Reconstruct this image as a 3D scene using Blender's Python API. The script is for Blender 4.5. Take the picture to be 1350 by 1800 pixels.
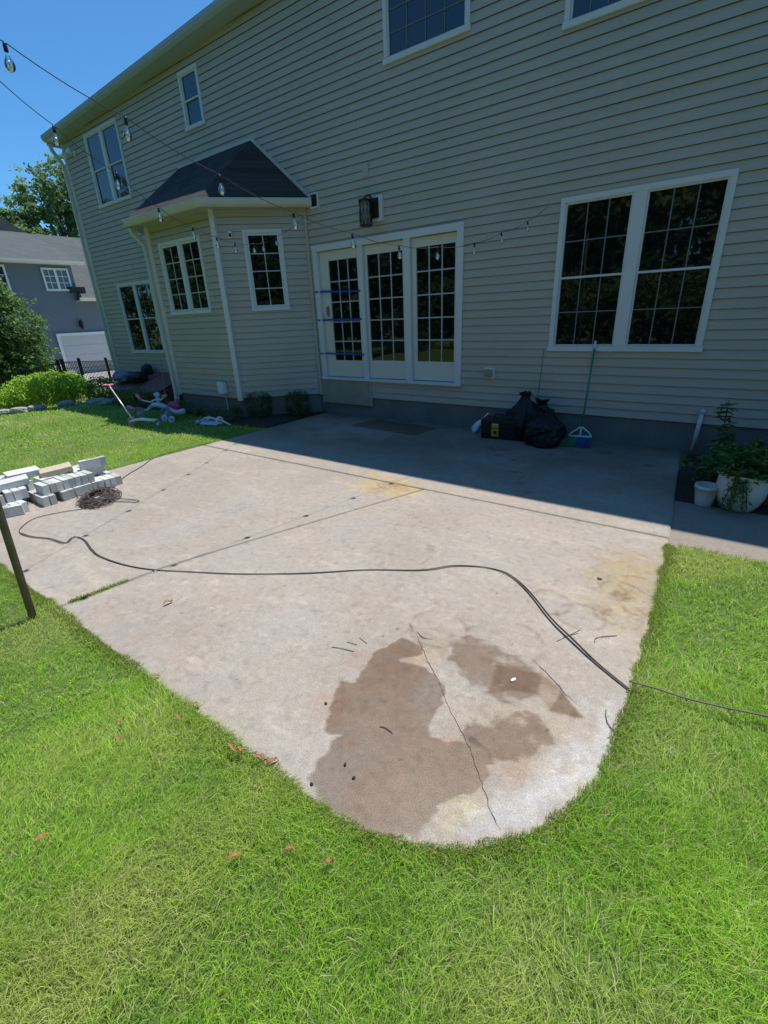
import bpy, bmesh, math, random
import numpy as np
from mathutils import Vector, Matrix, Euler

for o in list(bpy.data.objects):
    bpy.data.objects.remove(o, do_unlink=True)
scene = bpy.context.scene
C = scene.collection
R = math.radians

# ---------------------------------------------------------------- camera
CAM_H = 1.6516
cd = bpy.data.cameras.new('camera')
cam = bpy.data.objects.new('camera', cd); C.objects.link(cam)
cd.sensor_fit = 'HORIZONTAL'; cd.sensor_width = 36.0; cd.lens = 21.925
cd.clip_start = 0.05; cd.clip_end = 600
cr = Vector((0.80689, 0.58918, -0.04224)); cu = Vector((-0.19805, 0.33722, 0.92036)); cf = Vector((-0.55651, 0.73426, -0.38879))
m = Matrix((( cr.x, cu.x, -cf.x, 0), (cr.y, cu.y, -cf.y, 0), (cr.z, cu.z, -cf.z, CAM_H), (0, 0, 0, 1)))
cam.matrix_world = m
scene.camera = cam
scene.render.resolution_x = 768; scene.render.resolution_y = 1024

# ---------------------------------------------------------------- sky and sun
SUN = Vector((0.066, 0.335, 1.0)).normalized()
elev = math.asin(SUN.z); azim = math.atan2(SUN.x, SUN.y)
w = bpy.data.worlds.new('World'); scene.world = w; w.use_nodes = True
nt = w.node_tree; nt.nodes.clear()
sky = nt.nodes.new('ShaderNodeTexSky'); sky.sky_type = 'NISHITA'; sky.sun_disc = False
sky.sun_elevation = elev; sky.sun_rotation = azim
sky.air_density = 1.0; sky.dust_density = 0.2; sky.ozone_density = 4.5; sky.altitude = 0
bg = nt.nodes.new('ShaderNodeBackground'); bg.inputs['Strength'].default_value = 0.13
ow = nt.nodes.new('ShaderNodeOutputWorld')
tn = nt.nodes.new('ShaderNodeVectorMath'); tn.operation = 'MULTIPLY'; tn.inputs[1].default_value = (0.47, 0.88, 1.10)
nt.links.new(sky.outputs[0], tn.inputs[0]); nt.links.new(tn.outputs[0], bg.inputs[0]); nt.links.new(bg.outputs[0], ow.inputs[0])
sl = bpy.data.lights.new('sun', 'SUN'); sl.energy = 4.7; sl.angle = R(0.53); sl.color = (1.0, 0.955, 0.90)
so = bpy.data.objects.new('sun', sl); C.objects.link(so)
so.rotation_euler = SUN.to_track_quat('Z', 'Y').to_euler(); so.location = (0, 0, 20)
scene.view_settings.view_transform = 'Standard'
try: scene.view_settings.look = 'None'
except Exception: pass
scene.view_settings.exposure = 0.16; scene.view_settings.gamma = 1.0
scene.render.engine = 'CYCLES'

# ---------------------------------------------------------------- measured ground points (metres)
WET = [[-1.207,1.709],[-1.256,1.641],[-1.276,1.523],[-1.248,1.412],[-1.22,1.334],[-1.259,1.285],[-1.287,1.238],[-1.229,1.167],[-1.203,1.107],[-1.149,1.013],[-1.119,1.003],[-1.057,1.037],[-1.073,0.997],[-1.081,0.918],[-1.043,0.827],[-0.969,0.771],[-0.869,0.749],[-0.745,0.759],[-0.646,0.813],[-0.596,0.869],[-0.567,0.965],[-0.58,0.988],[-0.505,1.123],[-0.489,1.214],[-0.523,1.238],[-0.492,1.269],[-0.534,1.31],[-0.609,1.365],[-0.658,1.412],[-0.646,1.34],[-0.621,1.324],[-0.699,1.25],[-0.758,1.232],[-0.793,1.275],[-0.811,1.446],[-0.855,1.524],[-0.927,1.579],[-1.013,1.583],[-1.111,1.566],[-1.134,1.583],[-1.071,1.658],[-1.07,1.71],[-1.141,1.734]]
WET2 = [[-0.964,1.831],[-0.908,1.933],[-0.839,1.967],[-0.744,1.94],[-0.645,1.937],[-0.495,1.879],[-0.478,1.734],[-0.521,1.665],[-0.594,1.591],[-0.666,1.595],[-0.753,1.621],[-0.841,1.68],[-0.909,1.731]]
WET3 = [[-0.595,1.442],[-0.52,1.577],[-0.405,1.617],[-0.342,1.545],[-0.362,1.406],[-0.405,1.327],[-0.46,1.281],[-0.527,1.294],[-0.605,1.324],[-0.658,1.412]]
DARK = [[-0.703,1.809],[-0.493,1.874],[-0.39,1.82],[-0.253,1.696],[-0.389,1.665],[-0.475,1.723],[-0.55,1.694],[-0.654,1.608]]
DARK2 = [[-0.39,1.82],[-0.253,1.696],[-0.394,1.654],[-0.379,1.734]]
SPOT = [[-0.662,1.275],[-1.017,1.025],[-0.479,1.326],[-1.282,1.47],[-1.197,1.162],[-0.42,1.327]]
WHITE = [[-0.537,0.939],[-0.426,1.078],[-0.342,1.2],[-0.276,1.405],[-0.219,1.543],[-0.175,1.772],[-0.111,1.887],[-0.097,1.667],[-0.133,1.466],[-0.201,1.248],[-0.319,1.075],[-0.443,0.946]]
YEL = [[-0.567,0.965],[-0.483,1.138],[-0.426,1.078],[-0.465,0.989],[-0.547,0.932]]
YEL2 = [[-0.504,2.978],[-0.47,3.228],[-0.207,3.488],[-0.15,2.957],[-0.126,2.502],[-0.253,2.42],[-0.4,2.547]]
YEL3 = [[-3.036,3.503],[-3.162,4.046],[-2.48,3.937],[-2.346,3.777],[-2.371,3.473],[-2.835,3.423]]
MAT_STAIN = [[-4.995,5.774],[-4.876,6.313],[-3.654,6.233],[-3.674,5.693]]
DRIP = [[[-2.454,5.607],0.05],[[-2.211,5.284],0.07],[[-1.988,5.183],0.06],[[-2.252,5.555],0.05],[[-1.782,4.755],0.05],[[-1.594,4.435],0.05],[[-1.433,4.241],0.05],[[-2.721,6.354],0.08],[[-1.157,5.977],0.1],[[-1.001,6.835],0.1],[[-0.617,5.667],0.07],[[-5.303,5.77],0.08],[[-0.33,2.805],0.06],[[-0.359,2.573],0.05]]
CRK1 = [[-1.192,1.812],[-1.12,1.747],[-1.003,1.637],[-0.893,1.556],[-0.797,1.455],[-0.698,1.373],[-0.609,1.3],[-0.522,1.219],[-0.455,1.14],[-0.41,1.088],[-0.354,1.051]]
CRK2 = [[-1.272,1.86],[-1.197,1.809]]
CABLE = [[-4.955,1.715],[-5.083,1.506],[-5.146,1.292],[-5.009,1.135],[-4.868,1.081],[-4.68,1.101],[-4.503,1.169],[-4.278,1.206],[-4.337,1.283],[-4.313,1.323],[-4.186,1.324],[-3.949,1.275],[-3.761,1.257],[-3.469,1.29],[-3.202,1.366],[-2.933,1.496],[-2.583,1.677],[-2.207,1.922],[-1.861,2.193],[-1.523,2.404],[-1.383,2.557],[-1.249,2.64],[-1.096,2.679],[-0.959,2.641],[-0.794,2.51],[-0.606,2.316],[-0.461,2.198],[-0.319,2.094],[-0.196,2.017],[-0.133,1.98]]
CABLE2 = [[-0.133,1.98],[-0.025,1.997],[0.085,2.003],[0.209,2.029],[0.375,2.074],[0.566,2.121]]
CABLE3 = [[-5.534,2.268],[-5.716,2.472],[-5.911,2.754],[-6.138,3.033],[-6.225,3.333],[-6.219,3.642],[-6.133,3.937]]
LEAF = [[-2.081,0.769],[-1.737,0.776],[-1.386,0.718],[-1.345,0.73],[-1.262,0.77],[-1.213,0.781],[-1.023,0.454],[-0.887,0.573],[-0.755,0.618],[-1.921,0.523],[-1.828,0.47],[-1.63,0.111],[-1.255,0.743],[-1.717,0.671]]
LEAFS = [[-2.664,1.19]]
TWIG = [[[-1.497,1.449],[-1.443,1.467],[-1.371,1.487]],[[-1.454,1.528],[-1.392,1.54]],[[-1.418,1.593],[-1.353,1.577]],[[-0.511,2.148],[-0.434,2.315]],[[-0.493,2.206],[-0.436,2.278]],[[-0.343,2.247],[-0.34,2.294],[-0.257,2.371]],[[-0.186,1.802],[-0.164,1.726],[-0.103,1.676]],[[-0.963,1.167],[-0.935,1.175],[-0.895,1.17]]]
CAP = [-0.592,1.75]
STONE = [-0.477,2.926]
GC = [[-3.221,0.851],[-3.233,0.962],[-3.246,1.081],[-3.253,1.183]]
NUTS = [[-1.247,1.133],[-0.898,0.914],[-0.965,0.94],[-1.016,0.802]]
UBX = [-7.796,-7.628,0.42,0.628]

# ---------------------------------------------------------------- helpers
rng = np.random.default_rng(7); random.seed(7)

class MB:
    def __init__(s): s.v = []; s.f = []; s.uv = None
    def add(s, vs, fs):
        n = len(s.v); s.v += [tuple(map(float, v)) for v in vs]; s.f += [tuple(i + n for i in f) for f in fs]; return s
    def box(s, c, d, M=None):
        hx, hy, hz = d[0]/2, d[1]/2, d[2]/2
        vs = [Vector((x, y, z)) for x in (-hx, hx) for y in (-hy, hy) for z in (-hz, hz)]
        if M is not None: vs = [M @ v for v in vs]
        vs = [v + Vector(c) for v in vs]
        return s.add(vs, [(0,1,3,2),(4,6,7,5),(0,4,5,1),(2,3,7,6),(0,2,6,4),(1,5,7,3)])
    def b2(s, x0, x1, y0, y1, z0, z1):
        return s.box(((x0+x1)/2, (y0+y1)/2, (z0+z1)/2), (abs(x1-x0), abs(y1-y0), abs(z1-z0)))
    def tube(s, pts, r, n=8, cap=True):
        pts = [Vector(q) for q in pts]
        rs = r if isinstance(r, (list, tuple)) else [r]*len(pts)
        base = len(s.v); prev = None
        for i, q in enumerate(pts):
            t = (pts[min(i+1, len(pts)-1)] - pts[max(i-1, 0)])
            if t.length < 1e-9: t = Vector((0, 0, 1))
            t.normalize()
            if prev is None:
                a = Vector((0, 0, 1)) if abs(t.z) < .9 else Vector((1, 0, 0))
                u = t.cross(a).normalized()
            else:
                u = (prev - t*prev.dot(t))
                u = u.normalized() if u.length > 1e-6 else t.cross(Vector((1, 0, 0))).normalized()
            prev = u; vv = t.cross(u)
            for k in range(n):
                an = 2*math.pi*(k+.5)/n
                s.v.append(tuple(q + (u*math.cos(an) + vv*math.sin(an))*rs[i]))
        for i in range(len(pts)-1):
            for k in range(n):
                a = base+i*n+k; b = base+i*n+(k+1) % n
                s.f.append((a, b, b+n, a+n))
        if cap:
            s.f.append(tuple(base+k for k in range(n))[::-1]); s.f.append(tuple(base+(len(pts)-1)*n+k for k in range(n)))
        return s
    def lathe(s, prof, c=(0,0,0), n=20, M=None, cap=False):
        base = len(s.v)
        for (r, z) in prof:
            for k in range(n):
                a = 2*math.pi*k/n; v = Vector((r*math.cos(a), r*math.sin(a), z))
                if M is not None: v = M @ v
                s.v.append(tuple(v + Vector(c)))
        for i in range(len(prof)-1):
            for k in range(n):
                a = base+i*n+k; b = base+i*n+(k+1) % n
                s.f.append((a, b, b+n, a+n))
        if cap:
            s.f.append(tuple(base+k for k in range(n))[::-1]); s.f.append(tuple(base+(len(prof)-1)*n+k for k in range(n)))
        return s
    def sweep(s, path, prof):
        # path: XY polyline with z; prof: list of (out, up) closed, out = to the right of travel
        P = [Vector(q) for q in path]; base = len(s.v); n = len(prof)
        for i, q in enumerate(P):
            d0 = (P[i]-P[i-1]).normalized() if i > 0 else None
            d1 = (P[i+1]-P[i]).normalized() if i < len(P)-1 else None
            n0 = Vector((d0.y, -d0.x, 0)).normalized() if d0 is not None else None
            n1 = Vector((d1.y, -d1.x, 0)).normalized() if d1 is not None else None
            if n0 is None: nn = n1
            elif n1 is None: nn = n0
            else:
                nn = (n0+n1).normalized(); nn = nn/max(.3, nn.dot(n0))
            for (o_, u_) in prof: s.v.append(tuple(q + nn*o_ + Vector((0, 0, u_))))
        for i in range(len(P)-1):
            for k in range(n):
                a = base+i*n+k; b = base+i*n+(k+1) % n
                s.f.append((a, a+n, b+n, b))
        s.f.append(tuple(base+k for k in range(n))); s.f.append(tuple(base+(len(P)-1)*n+k for k in range(n))[::-1])
        return s
    def build(s, name, mat=None, parent=None, smooth=False, kind=None, bevel=0, loc=None):
        me = bpy.data.meshes.new(name); me.from_pydata(s.v, [], s.f); me.update()
        if loc is not None:
            L = Vector(loc)
            for v in me.vertices: v.co -= L
        bm = bmesh.new(); bm.from_mesh(me); bmesh.ops.recalc_face_normals(bm, faces=bm.faces)
        if bevel: bmesh.ops.bevel(bm, geom=list(bm.edges), offset=bevel, segments=2, affect='EDGES', profile=.5)
        bm.to_mesh(me); bm.free()
        if mat: me.materials.append(mat)
        if smooth: me.shade_smooth()
        o = bpy.data.objects.new(name, me); C.objects.link(o)
        if loc is not None: o.location = loc
        if parent is not None:
            o.parent = parent
            if loc is None: o.matrix_parent_inverse = Matrix.Translation(-Vector(wloc(parent)))
        if kind: o['kind'] = kind
        return o

def wloc(o):
    L = Vector(o.location)
    if o.parent is not None:
        L = L + o.matrix_parent_inverse.translation + wloc(o.parent)
    return L

def thing(name, label, cat, loc=(0,0,0), group=None):
    o = bpy.data.objects.new(name, None); C.objects.link(o); o.location = loc; o.empty_display_size = .1
    return tag(o, label, cat, group)
def tag(o, label, cat, group=None, kind=None):
    o['label'] = label; o['category'] = cat
    if group: o['group'] = group
    if kind: o['kind'] = kind
    return o

# ---------------------------------------------------------------- materials
def new_mat(name):
    m = bpy.data.materials.new(name); m.use_nodes = True
    return m, m.node_tree.nodes, m.node_tree.links, m.node_tree.nodes['Principled BSDF']
def M_(name, col, rough=.6, var=.12, scale=6, bump=0.0, bscale=60, spec=.4, metal=0, trans=0, sub=None):
    m, N, L, b = new_mat(name)
    b.inputs['Roughness'].default_value = rough; b.inputs['Metallic'].default_value = metal
    b.inputs['Specular IOR Level'].default_value = spec
    tc = N.new('ShaderNodeTexCoord')
    n = N.new('ShaderNodeTexNoise'); n.inputs['Scale'].default_value = scale; n.inputs['Detail'].default_value = 6; n.inputs['Roughness'].default_value = .65
    L.new(tc.outputs['Object'], n.inputs['Vector'])
    mr = N.new('ShaderNodeMapRange'); mr.inputs[1].default_value = .25; mr.inputs[2].default_value = .75
    mr.inputs[3].default_value = 1-var; mr.inputs[4].default_value = 1+var; L.new(n.outputs['Fac'], mr.inputs[0])
    mx = N.new('ShaderNodeVectorMath'); mx.operation = 'SCALE'; mx.inputs[0].default_value = col[:3]; L.new(mr.outputs[0], mx.inputs['Scale'])
    L.new(mx.outputs[0], b.inputs['Base Color'])
    if bump:
        n2 = N.new('ShaderNodeTexNoise'); n2.inputs['Scale'].default_value = bscale; n2.inputs['Detail'].default_value = 4
        L.new(tc.outputs['Object'], n2.inputs['Vector'])
        bp = N.new('ShaderNodeBump'); bp.inputs['Strength'].default_value = bump; bp.inputs['Distance'].default_value = .01
        L.new(n2.outputs['Fac'], bp.inputs['Height']); L.new(bp.outputs[0], b.inputs['Normal'])
    return m
def leaf_mat(name, c1, c2, trans=.35, c3=None, spec=.35, rough=.5):
    # colour from per-leaf attribute "rnd" mixed between two leaf colours
    m, N, L, b = new_mat(name)
    at = N.new('ShaderNodeAttribute'); at.attribute_name = 'rnd'
    rp = N.new('ShaderNodeValToRGB'); L.new(at.outputs['Fac'], rp.inputs[0])
    rp.color_ramp.elements[0].color = (*c1, 1); rp.color_ramp.elements[1].color = (*c2, 1)
    if c3 is not None:
        e = rp.color_ramp.elements.new(.93); e.color = (*c2, 1); rp.color_ramp.elements[-1].color = (*c3, 1)
    L.new(rp.outputs[0], b.inputs['Base Color']); b.inputs['Roughness'].default_value = rough; b.inputs['Specular IOR Level'].default_value = spec
    tr = N.new('ShaderNodeBsdfTranslucent'); L.new(rp.outputs[0], tr.inputs[0])
    mx = N.new('ShaderNodeMixShader'); mx.inputs[0].default_value = trans
    out = [n for n in N if n.type == 'OUTPUT_MATERIAL'][0]
    L.new(b.outputs[0], mx.inputs[1]); L.new(tr.outputs[0], mx.inputs[2]); L.new(mx.outputs[0], out.inputs[0])
    return m

MAT = {}
MAT['trim'] = M_('white_trim', (.64,.66,.66), .45, .04, 3)
MAT['cream'] = M_('cream_trim', (.66,.64,.56), .5, .04, 3)
MAT['gutter'] = M_('gutter_metal', (.55,.55,.49), .4, .05, 4)
MAT['soffit'] = M_('soffit_vinyl', (.42,.42,.39), .6, .05, 4)
MAT['eave'] = M_('eave_metal', (.36,.42,.46), .5, .05, 4)
MAT['whitegrille'] = M_('white_grille', (.44,.47,.45), .5, .03)
MAT['dimgrille'] = M_('inner_grille', (.16,.18,.175), .6, .03)
MAT['found'] = M_('foundation_concrete', (.18,.175,.16), .85, .18, 3, .3, 30)
MAT['black'] = M_('black_plastic', (.012,.012,.013), .45, .2, 10)
MAT['darkmetal'] = M_('dark_metal', (.03,.028,.025), .45, .2, 12, metal=.3)
MAT['tape'] = M_('blue_tape', (.012,.07,.42), .55, .08, 20)
MAT['greypanel'] = M_('grey_panel', (.33,.31,.24), .7, .12, 5, .1, 40)

def glass_mat(name, tint=(.006,.008,.008), ior=1.75):
    m, N, L, b = new_mat(name)
    b.inputs['Base Color'].default_value = (*tint, 1); b.inputs['Roughness'].default_value = .015; b.inputs['IOR'].default_value = ior
    tc = N.new('ShaderNodeTexCoord'); n = N.new('ShaderNodeTexNoise'); n.inputs['Scale'].default_value = 1.3; n.inputs['Detail'].default_value = 1
    L.new(tc.outputs['Object'], n.inputs['Vector'])
    bp = N.new('ShaderNodeBump'); bp.inputs['Strength'].default_value = .12; bp.inputs['Distance'].default_value = .03
    L.new(n.outputs['Fac'], bp.inputs['Height']); L.new(bp.outputs[0], b.inputs['Normal'])
    return m
MAT['pane'] = glass_mat('window_glass', ior=1.58)
MAT['paneup'] = glass_mat('upper_window_glass', (.010,.014,.02), 1.8)

def siding_mat():
    m, N, L, b = new_mat('vinyl_siding')
    tc = N.new('ShaderNodeTexCoord')
    # broad weathering
    n = N.new('ShaderNodeTexNoise'); n.inputs['Scale'].default_value = .9; n.inputs['Detail'].default_value = 5
    L.new(tc.outputs['Object'], n.inputs['Vector'])
    mp = N.new('ShaderNodeMapping'); mp.inputs['Scale'].default_value = (1.2, 1.2, 14)
    L.new(tc.outputs['Object'], mp.inputs[0])
    n2 = N.new('ShaderNodeTexNoise'); n2.inputs['Scale'].default_value = 2.2; n2.inputs['Detail'].default_value = 4
    L.new(mp.outputs[0], n2.inputs['Vector'])
    ad = N.new('ShaderNodeMath'); ad.operation = 'ADD'; L.new(n.outputs['Fac'], ad.inputs[0]); L.new(n2.outputs['Fac'], ad.inputs[1])
    rp = N.new('ShaderNodeValToRGB'); rp.color_ramp.elements[0].position = .36; rp.color_ramp.elements[1].position = .66
    rp.color_ramp.elements[0].color = (.44,.40,.335,1); rp.color_ramp.elements[1].color = (.505,.46,.39,1)
    hf = N.new('ShaderNodeMath'); hf.operation = 'MULTIPLY'; hf.inputs[1].default_value = .5; L.new(ad.outputs[0], hf.inputs[0]); L.new(hf.outputs[0], rp.inputs[0])
    L.new(rp.outputs[0], b.inputs['Base Color']); b.inputs['Roughness'].default_value = .55; b.inputs['Specular IOR Level'].default_value = .3
    mp2 = N.new('ShaderNodeMapping'); mp2.inputs['Scale'].default_value = (3, 3, 120); L.new(tc.outputs['Object'], mp2.inputs[0])
    n3 = N.new('ShaderNodeTexNoise'); n3.inputs['Scale'].default_value = 4; L.new(mp2.outputs[0], n3.inputs['Vector'])
    bp = N.new('ShaderNodeBump'); bp.inputs['Strength'].default_value = .25; bp.inputs['Distance'].default_value = .004
    L.new(n3.outputs['Fac'], bp.inputs['Height']); L.new(bp.outputs[0], b.inputs['Normal'])
    return m
MAT['siding'] = siding_mat()

def shingle_mat(name, c1, c2, sc=7.2):
    m, N, L, b = new_mat(name)
    tc = N.new('ShaderNodeTexCoord')
    mp = N.new('ShaderNodeMapping'); mp.inputs['Scale'].default_value = (1, 0, 1); L.new(tc.outputs['Object'], mp.inputs[0])
    # brick pattern along x and height
    cb = N.new('ShaderNodeSeparateXYZ'); L.new(tc.outputs['Object'], cb.inputs[0])
    sx = N.new('ShaderNodeMath'); sx.operation = 'SUBTRACT'; L.new(cb.outputs[0], sx.inputs[0]); L.new(cb.outputs[1], sx.inputs[1])
    cc = N.new('ShaderNodeCombineXYZ'); L.new(sx.outputs[0], cc.inputs[0]); L.new(cb.outputs[2], cc.inputs[1])
    br = N.new('ShaderNodeTexBrick'); br.inputs['Scale'].default_value = sc; br.inputs['Mortar Size'].default_value = .02
    br.inputs['Brick Width'].default_value = 1.6; br.inputs['Row Height'].default_value = .55
    br.inputs['Color1'].default_value = (*c1, 1); br.inputs['Color2'].default_value = (*c2, 1); br.inputs['Mortar'].default_value = (c1[0]*.4, c1[1]*.4, c1[2]*.4, 1)
    L.new(cc.outputs[0], br.inputs['Vector'])
    n = N.new('ShaderNodeTexNoise'); n.inputs['Scale'].default_value = 90; L.new(tc.outputs['Object'], n.inputs['Vector'])
    mx = N.new('ShaderNodeMix'); mx.data_type = 'RGBA'; mx.blend_type = 'MULTIPLY'; mx.inputs[0].default_value = .6
    L.new(br.outputs['Color'], mx.inputs[6]); L.new(n.outputs['Color'], mx.inputs[7]); L.new(mx.outputs[2], b.inputs['Base Color'])
    b.inputs['Roughness'].default_value = .9
    bp = N.new('ShaderNodeBump'); bp.inputs['Strength'].default_value = .5; bp.inputs['Distance'].default_value = .01; bp.invert = True
    L.new(br.outputs['Fac'], bp.inputs['Height']); L.new(bp.outputs[0], b.inputs['Normal'])
    return m
MAT['shingle'] = shingle_mat('dark_shingles', (.045,.038,.032), (.085,.074,.064))
MAT['shingle2'] = shingle_mat('grey_shingles', (.105,.12,.115), (.135,.15,.145), 4)

def concrete_mat(name, base, tint=False, bump=.35):
    m, N, L, b = new_mat(name)
    tc = N.new('ShaderNodeTexCoord')
    def noise(s, d=6, r=.65):
        n = N.new('ShaderNodeTexNoise'); n.inputs['Scale'].default_value = s; n.inputs['Detail'].default_value = d; n.inputs['Roughness'].default_value = r
        L.new(tc.outputs['Object'], n.inputs['Vector']); return n
    def rng_(n, a, b_, lo=.3, hi=.7):
        r = N.new('ShaderNodeMapRange'); r.inputs[1].default_value = lo; r.inputs[2].default_value = hi; r.inputs[3].default_value = a; r.inputs[4].default_value = b_
        L.new(n.outputs[0], r.inputs[0]); return r
    a = rng_(noise(1.1, 8, .7), .94, 1.05); c = rng_(noise(26, 9, .85), .80, 1.18); e = rng_(noise(190, 5, .75), .58, 1.36)
    g_ = rng_(noise(42, 4, .7), 1.0, 1.32, .60, .74)
    mm = N.new('ShaderNodeMath'); mm.operation = 'MULTIPLY'; L.new(a.outputs[0], mm.inputs[0]); L.new(c.outputs[0], mm.inputs[1])
    m2 = N.new('ShaderNodeMath'); m2.operation = 'MULTIPLY'; L.new(mm.outputs[0], m2.inputs[0]); L.new(e.outputs[0], m2.inputs[1])
    m3 = N.new('ShaderNodeMath'); m3.operation = 'MULTIPLY'; L.new(m2.outputs[0], m3.inputs[0]); L.new(g_.outputs[0], m3.inputs[1])
    rp = N.new('ShaderNodeMix'); rp.data_type = 'RGBA'
    L.new(rng_(noise(2.3, 5), 0, 1, .35, .65).outputs[0], rp.inputs[0])
    rp.inputs[6].default_value = (base[0], base[1]*.965, base[2]*.93, 1); rp.inputs[7].default_value = (base[0]*.96, base[1]*.98, base[2]*1.0, 1)
    v = N.new('ShaderNodeVectorMath'); v.operation = 'SCALE'; L.new(rp.outputs[2], v.inputs[0]); L.new(m3.outputs[0], v.inputs['Scale'])
    last = v.outputs[0]; b.inputs['Roughness'].default_value = .85
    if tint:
        at = N.new('ShaderNodeAttribute'); at.attribute_name = 'stain'  # real stains plus the house shade painted into the slab
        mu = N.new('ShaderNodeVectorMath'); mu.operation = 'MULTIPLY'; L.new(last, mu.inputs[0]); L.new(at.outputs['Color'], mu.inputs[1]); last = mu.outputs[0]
        aw = N.new('ShaderNodeAttribute'); aw.attribute_name = 'wet'
        rr = N.new('ShaderNodeMapRange'); rr.inputs[3].default_value = .85; rr.inputs[4].default_value = .5; L.new(aw.outputs['Fac'], rr.inputs[0]); L.new(rr.outputs[0], b.inputs['Roughness'])
    if 'block' in name:
        oi = N.new('ShaderNodeObjectInfo'); r2 = N.new('ShaderNodeMapRange'); r2.inputs[3].default_value = .74; r2.inputs[4].default_value = 1.12; L.new(oi.outputs['Random'], r2.inputs[0])
        sc2 = N.new('ShaderNodeVectorMath'); sc2.operation = 'SCALE'; L.new(last, sc2.inputs[0]); L.new(r2.outputs[0], sc2.inputs['Scale']); last = sc2.outputs[0]
    L.new(last, b.inputs['Base Color'])
    bp = N.new('ShaderNodeBump'); bp.inputs['Strength'].default_value = bump; bp.inputs['Distance'].default_value = .004
    L.new(noise(160, 4, .6).outputs['Fac'], bp.inputs['Height']); L.new(bp.outputs[0], b.inputs['Normal'])
    return m
MAT['slab'] = concrete_mat('patio_concrete', (.37,.322,.268), True)
MAT['path'] = concrete_mat('path_concrete', (.27,.235,.19))
MAT['block'] = concrete_mat('concrete_block', (.60,.62,.60), bump=.2)
MAT['blocktan'] = concrete_mat('tan_block', (.50,.42,.30), bump=.2)

# ---------------------------------------------------------------- terrain
WY = 6.486     # wall plane
def T(X, Y):
    X = np.asarray(X, float); Y = np.asarray(Y, float)
    return -0.012 - 0.1*np.clip(-X-12, 0, 7) - 0.09*np.clip(-X-15.5, 0, 7)*np.clip((6.2-Y)/2, 0, 1) - .08*((X > -.3) & (Y > 3.71))

def grid_obj(name, xs, ys, zf, mat, kind='structure', skip=None):
    X, Y = np.meshgrid(xs, ys); Z = zf(X, Y)
    nx, ny = len(xs), len(ys)
    v = np.stack([X, Y, Z], -1).reshape(-1, 3)
    i = np.arange(nx-1)[None, :] + np.arange(ny-1)[:, None]*nx
    f = np.stack([i, i+1, i+1+nx, i+nx], -1).reshape(-1, 4)
    if skip is not None:
        c = v[f].mean(1); f = f[~skip(c[:, 0], c[:, 1])]
    me = bpy.data.meshes.new(name); me.from_pydata(v.tolist(), [], f.tolist()); me.update(); me.shade_smooth()
    me.materials.append(mat)
    o = bpy.data.objects.new(name, me); C.objects.link(o); o['kind'] = kind
    return o, v

def lawn_mat():
    m, N, L, b = new_mat('lawn_ground')
    tc = N.new('ShaderNodeTexCoord')
    n = N.new('ShaderNodeTexNoise'); n.inputs['Scale'].default_value = 45; n.inputs['Detail'].default_value = 6; n.inputs['Roughness'].default_value = .75
    L.new(tc.outputs['Object'], n.inputs['Vector'])
    rp = N.new('ShaderNodeValToRGB'); rp.color_ramp.elements[0].position = .33; rp.color_ramp.elements[1].position = .68
    rp.color_ramp.elements[0].color = (.05,.10,.015,1); rp.color_ramp.elements[1].color = (.18,.27,.05,1)
    L.new(n.outputs['Fac'], rp.inputs[0]); L.new(rp.outputs[0], b.inputs['Base Color']); b.inputs['Roughness'].default_value = .9
    bp = N.new('ShaderNodeBump'); bp.inputs['Strength'].default_value = .8; bp.inputs['Distance'].default_value = .03
    L.new(n.outputs['Fac'], bp.inputs['Height']); L.new(bp.outputs[0], b.inputs['Normal'])
    return m
MAT['lawn'] = lawn_mat()
def ext(lo, hi, step, far):
    a = list(np.arange(lo, hi+1e-6, step)); out = a[:]
    d = step; x = hi
    while x < far: d *= 1.5; x += d; out.append(x)
    d = step; x = lo
    while x > -far: d *= 1.5; x -= d; out.insert(0, x)
    return np.array(out)
ground, _ = grid_obj('ground', np.sort(np.append(ext(-26, 6, .5, 260), [-.35, -.22])), np.sort(np.append(ext(-8, 16, .5, 260), [3.69, 3.73])), T, MAT['lawn'])

# ---------------------------------------------------------------- patio slab
SX0, SX1, SY0, SY1, RC = -6.15, -0.12, 0.755, WY, .80
JY = 3.81       # joint parallel to the house
def perp_x(Y): # joint running away from the house, slightly askew
    return np.interp(Y, [.75, .928, 1.431, 2.082, 3.81], [-3.27, -3.236, -3.161, -2.959, -2.363])
def inpoly(px, py, poly):
    ins = np.zeros(px.shape, bool); n = len(poly); j = n-1
    for i in range(n):
        xi, yi = poly[i][:2]; xj, yj = poly[j][:2]
        c = ((yi > py) != (yj > py)) & (px < (xj-xi)*(py-yi)/((yj-yi) if yj != yi else 1e-9)+xi)
        ins ^= c; j = i
    return ins
def vnoise(x, y, s, seed=0):
    r = np.random.default_rng(seed); g_ = r.random((64, 64))
    u = x*s; v = y*s; i = np.floor(u).astype(int); j = np.floor(v).astype(int); fu = u-i; fv = v-j
    fu = fu*fu*(3-2*fu); fv = fv*fv*(3-2*fv)
    def G_(a, b): return g_[a % 64, b % 64]
    return (G_(i, j)*(1-fu)+G_(i+1, j)*fu)*(1-fv)+(G_(i, j+1)*(1-fu)+G_(i+1, j+1)*fu)*fv
def fbm(x, y, s, seed=0, o=4):
    t = 0; a = .5
    for k in range(o): t = t+a*vnoise(x, y, s*2**k, seed+k); a *= .5
    return t/(1-.5**o)
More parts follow.
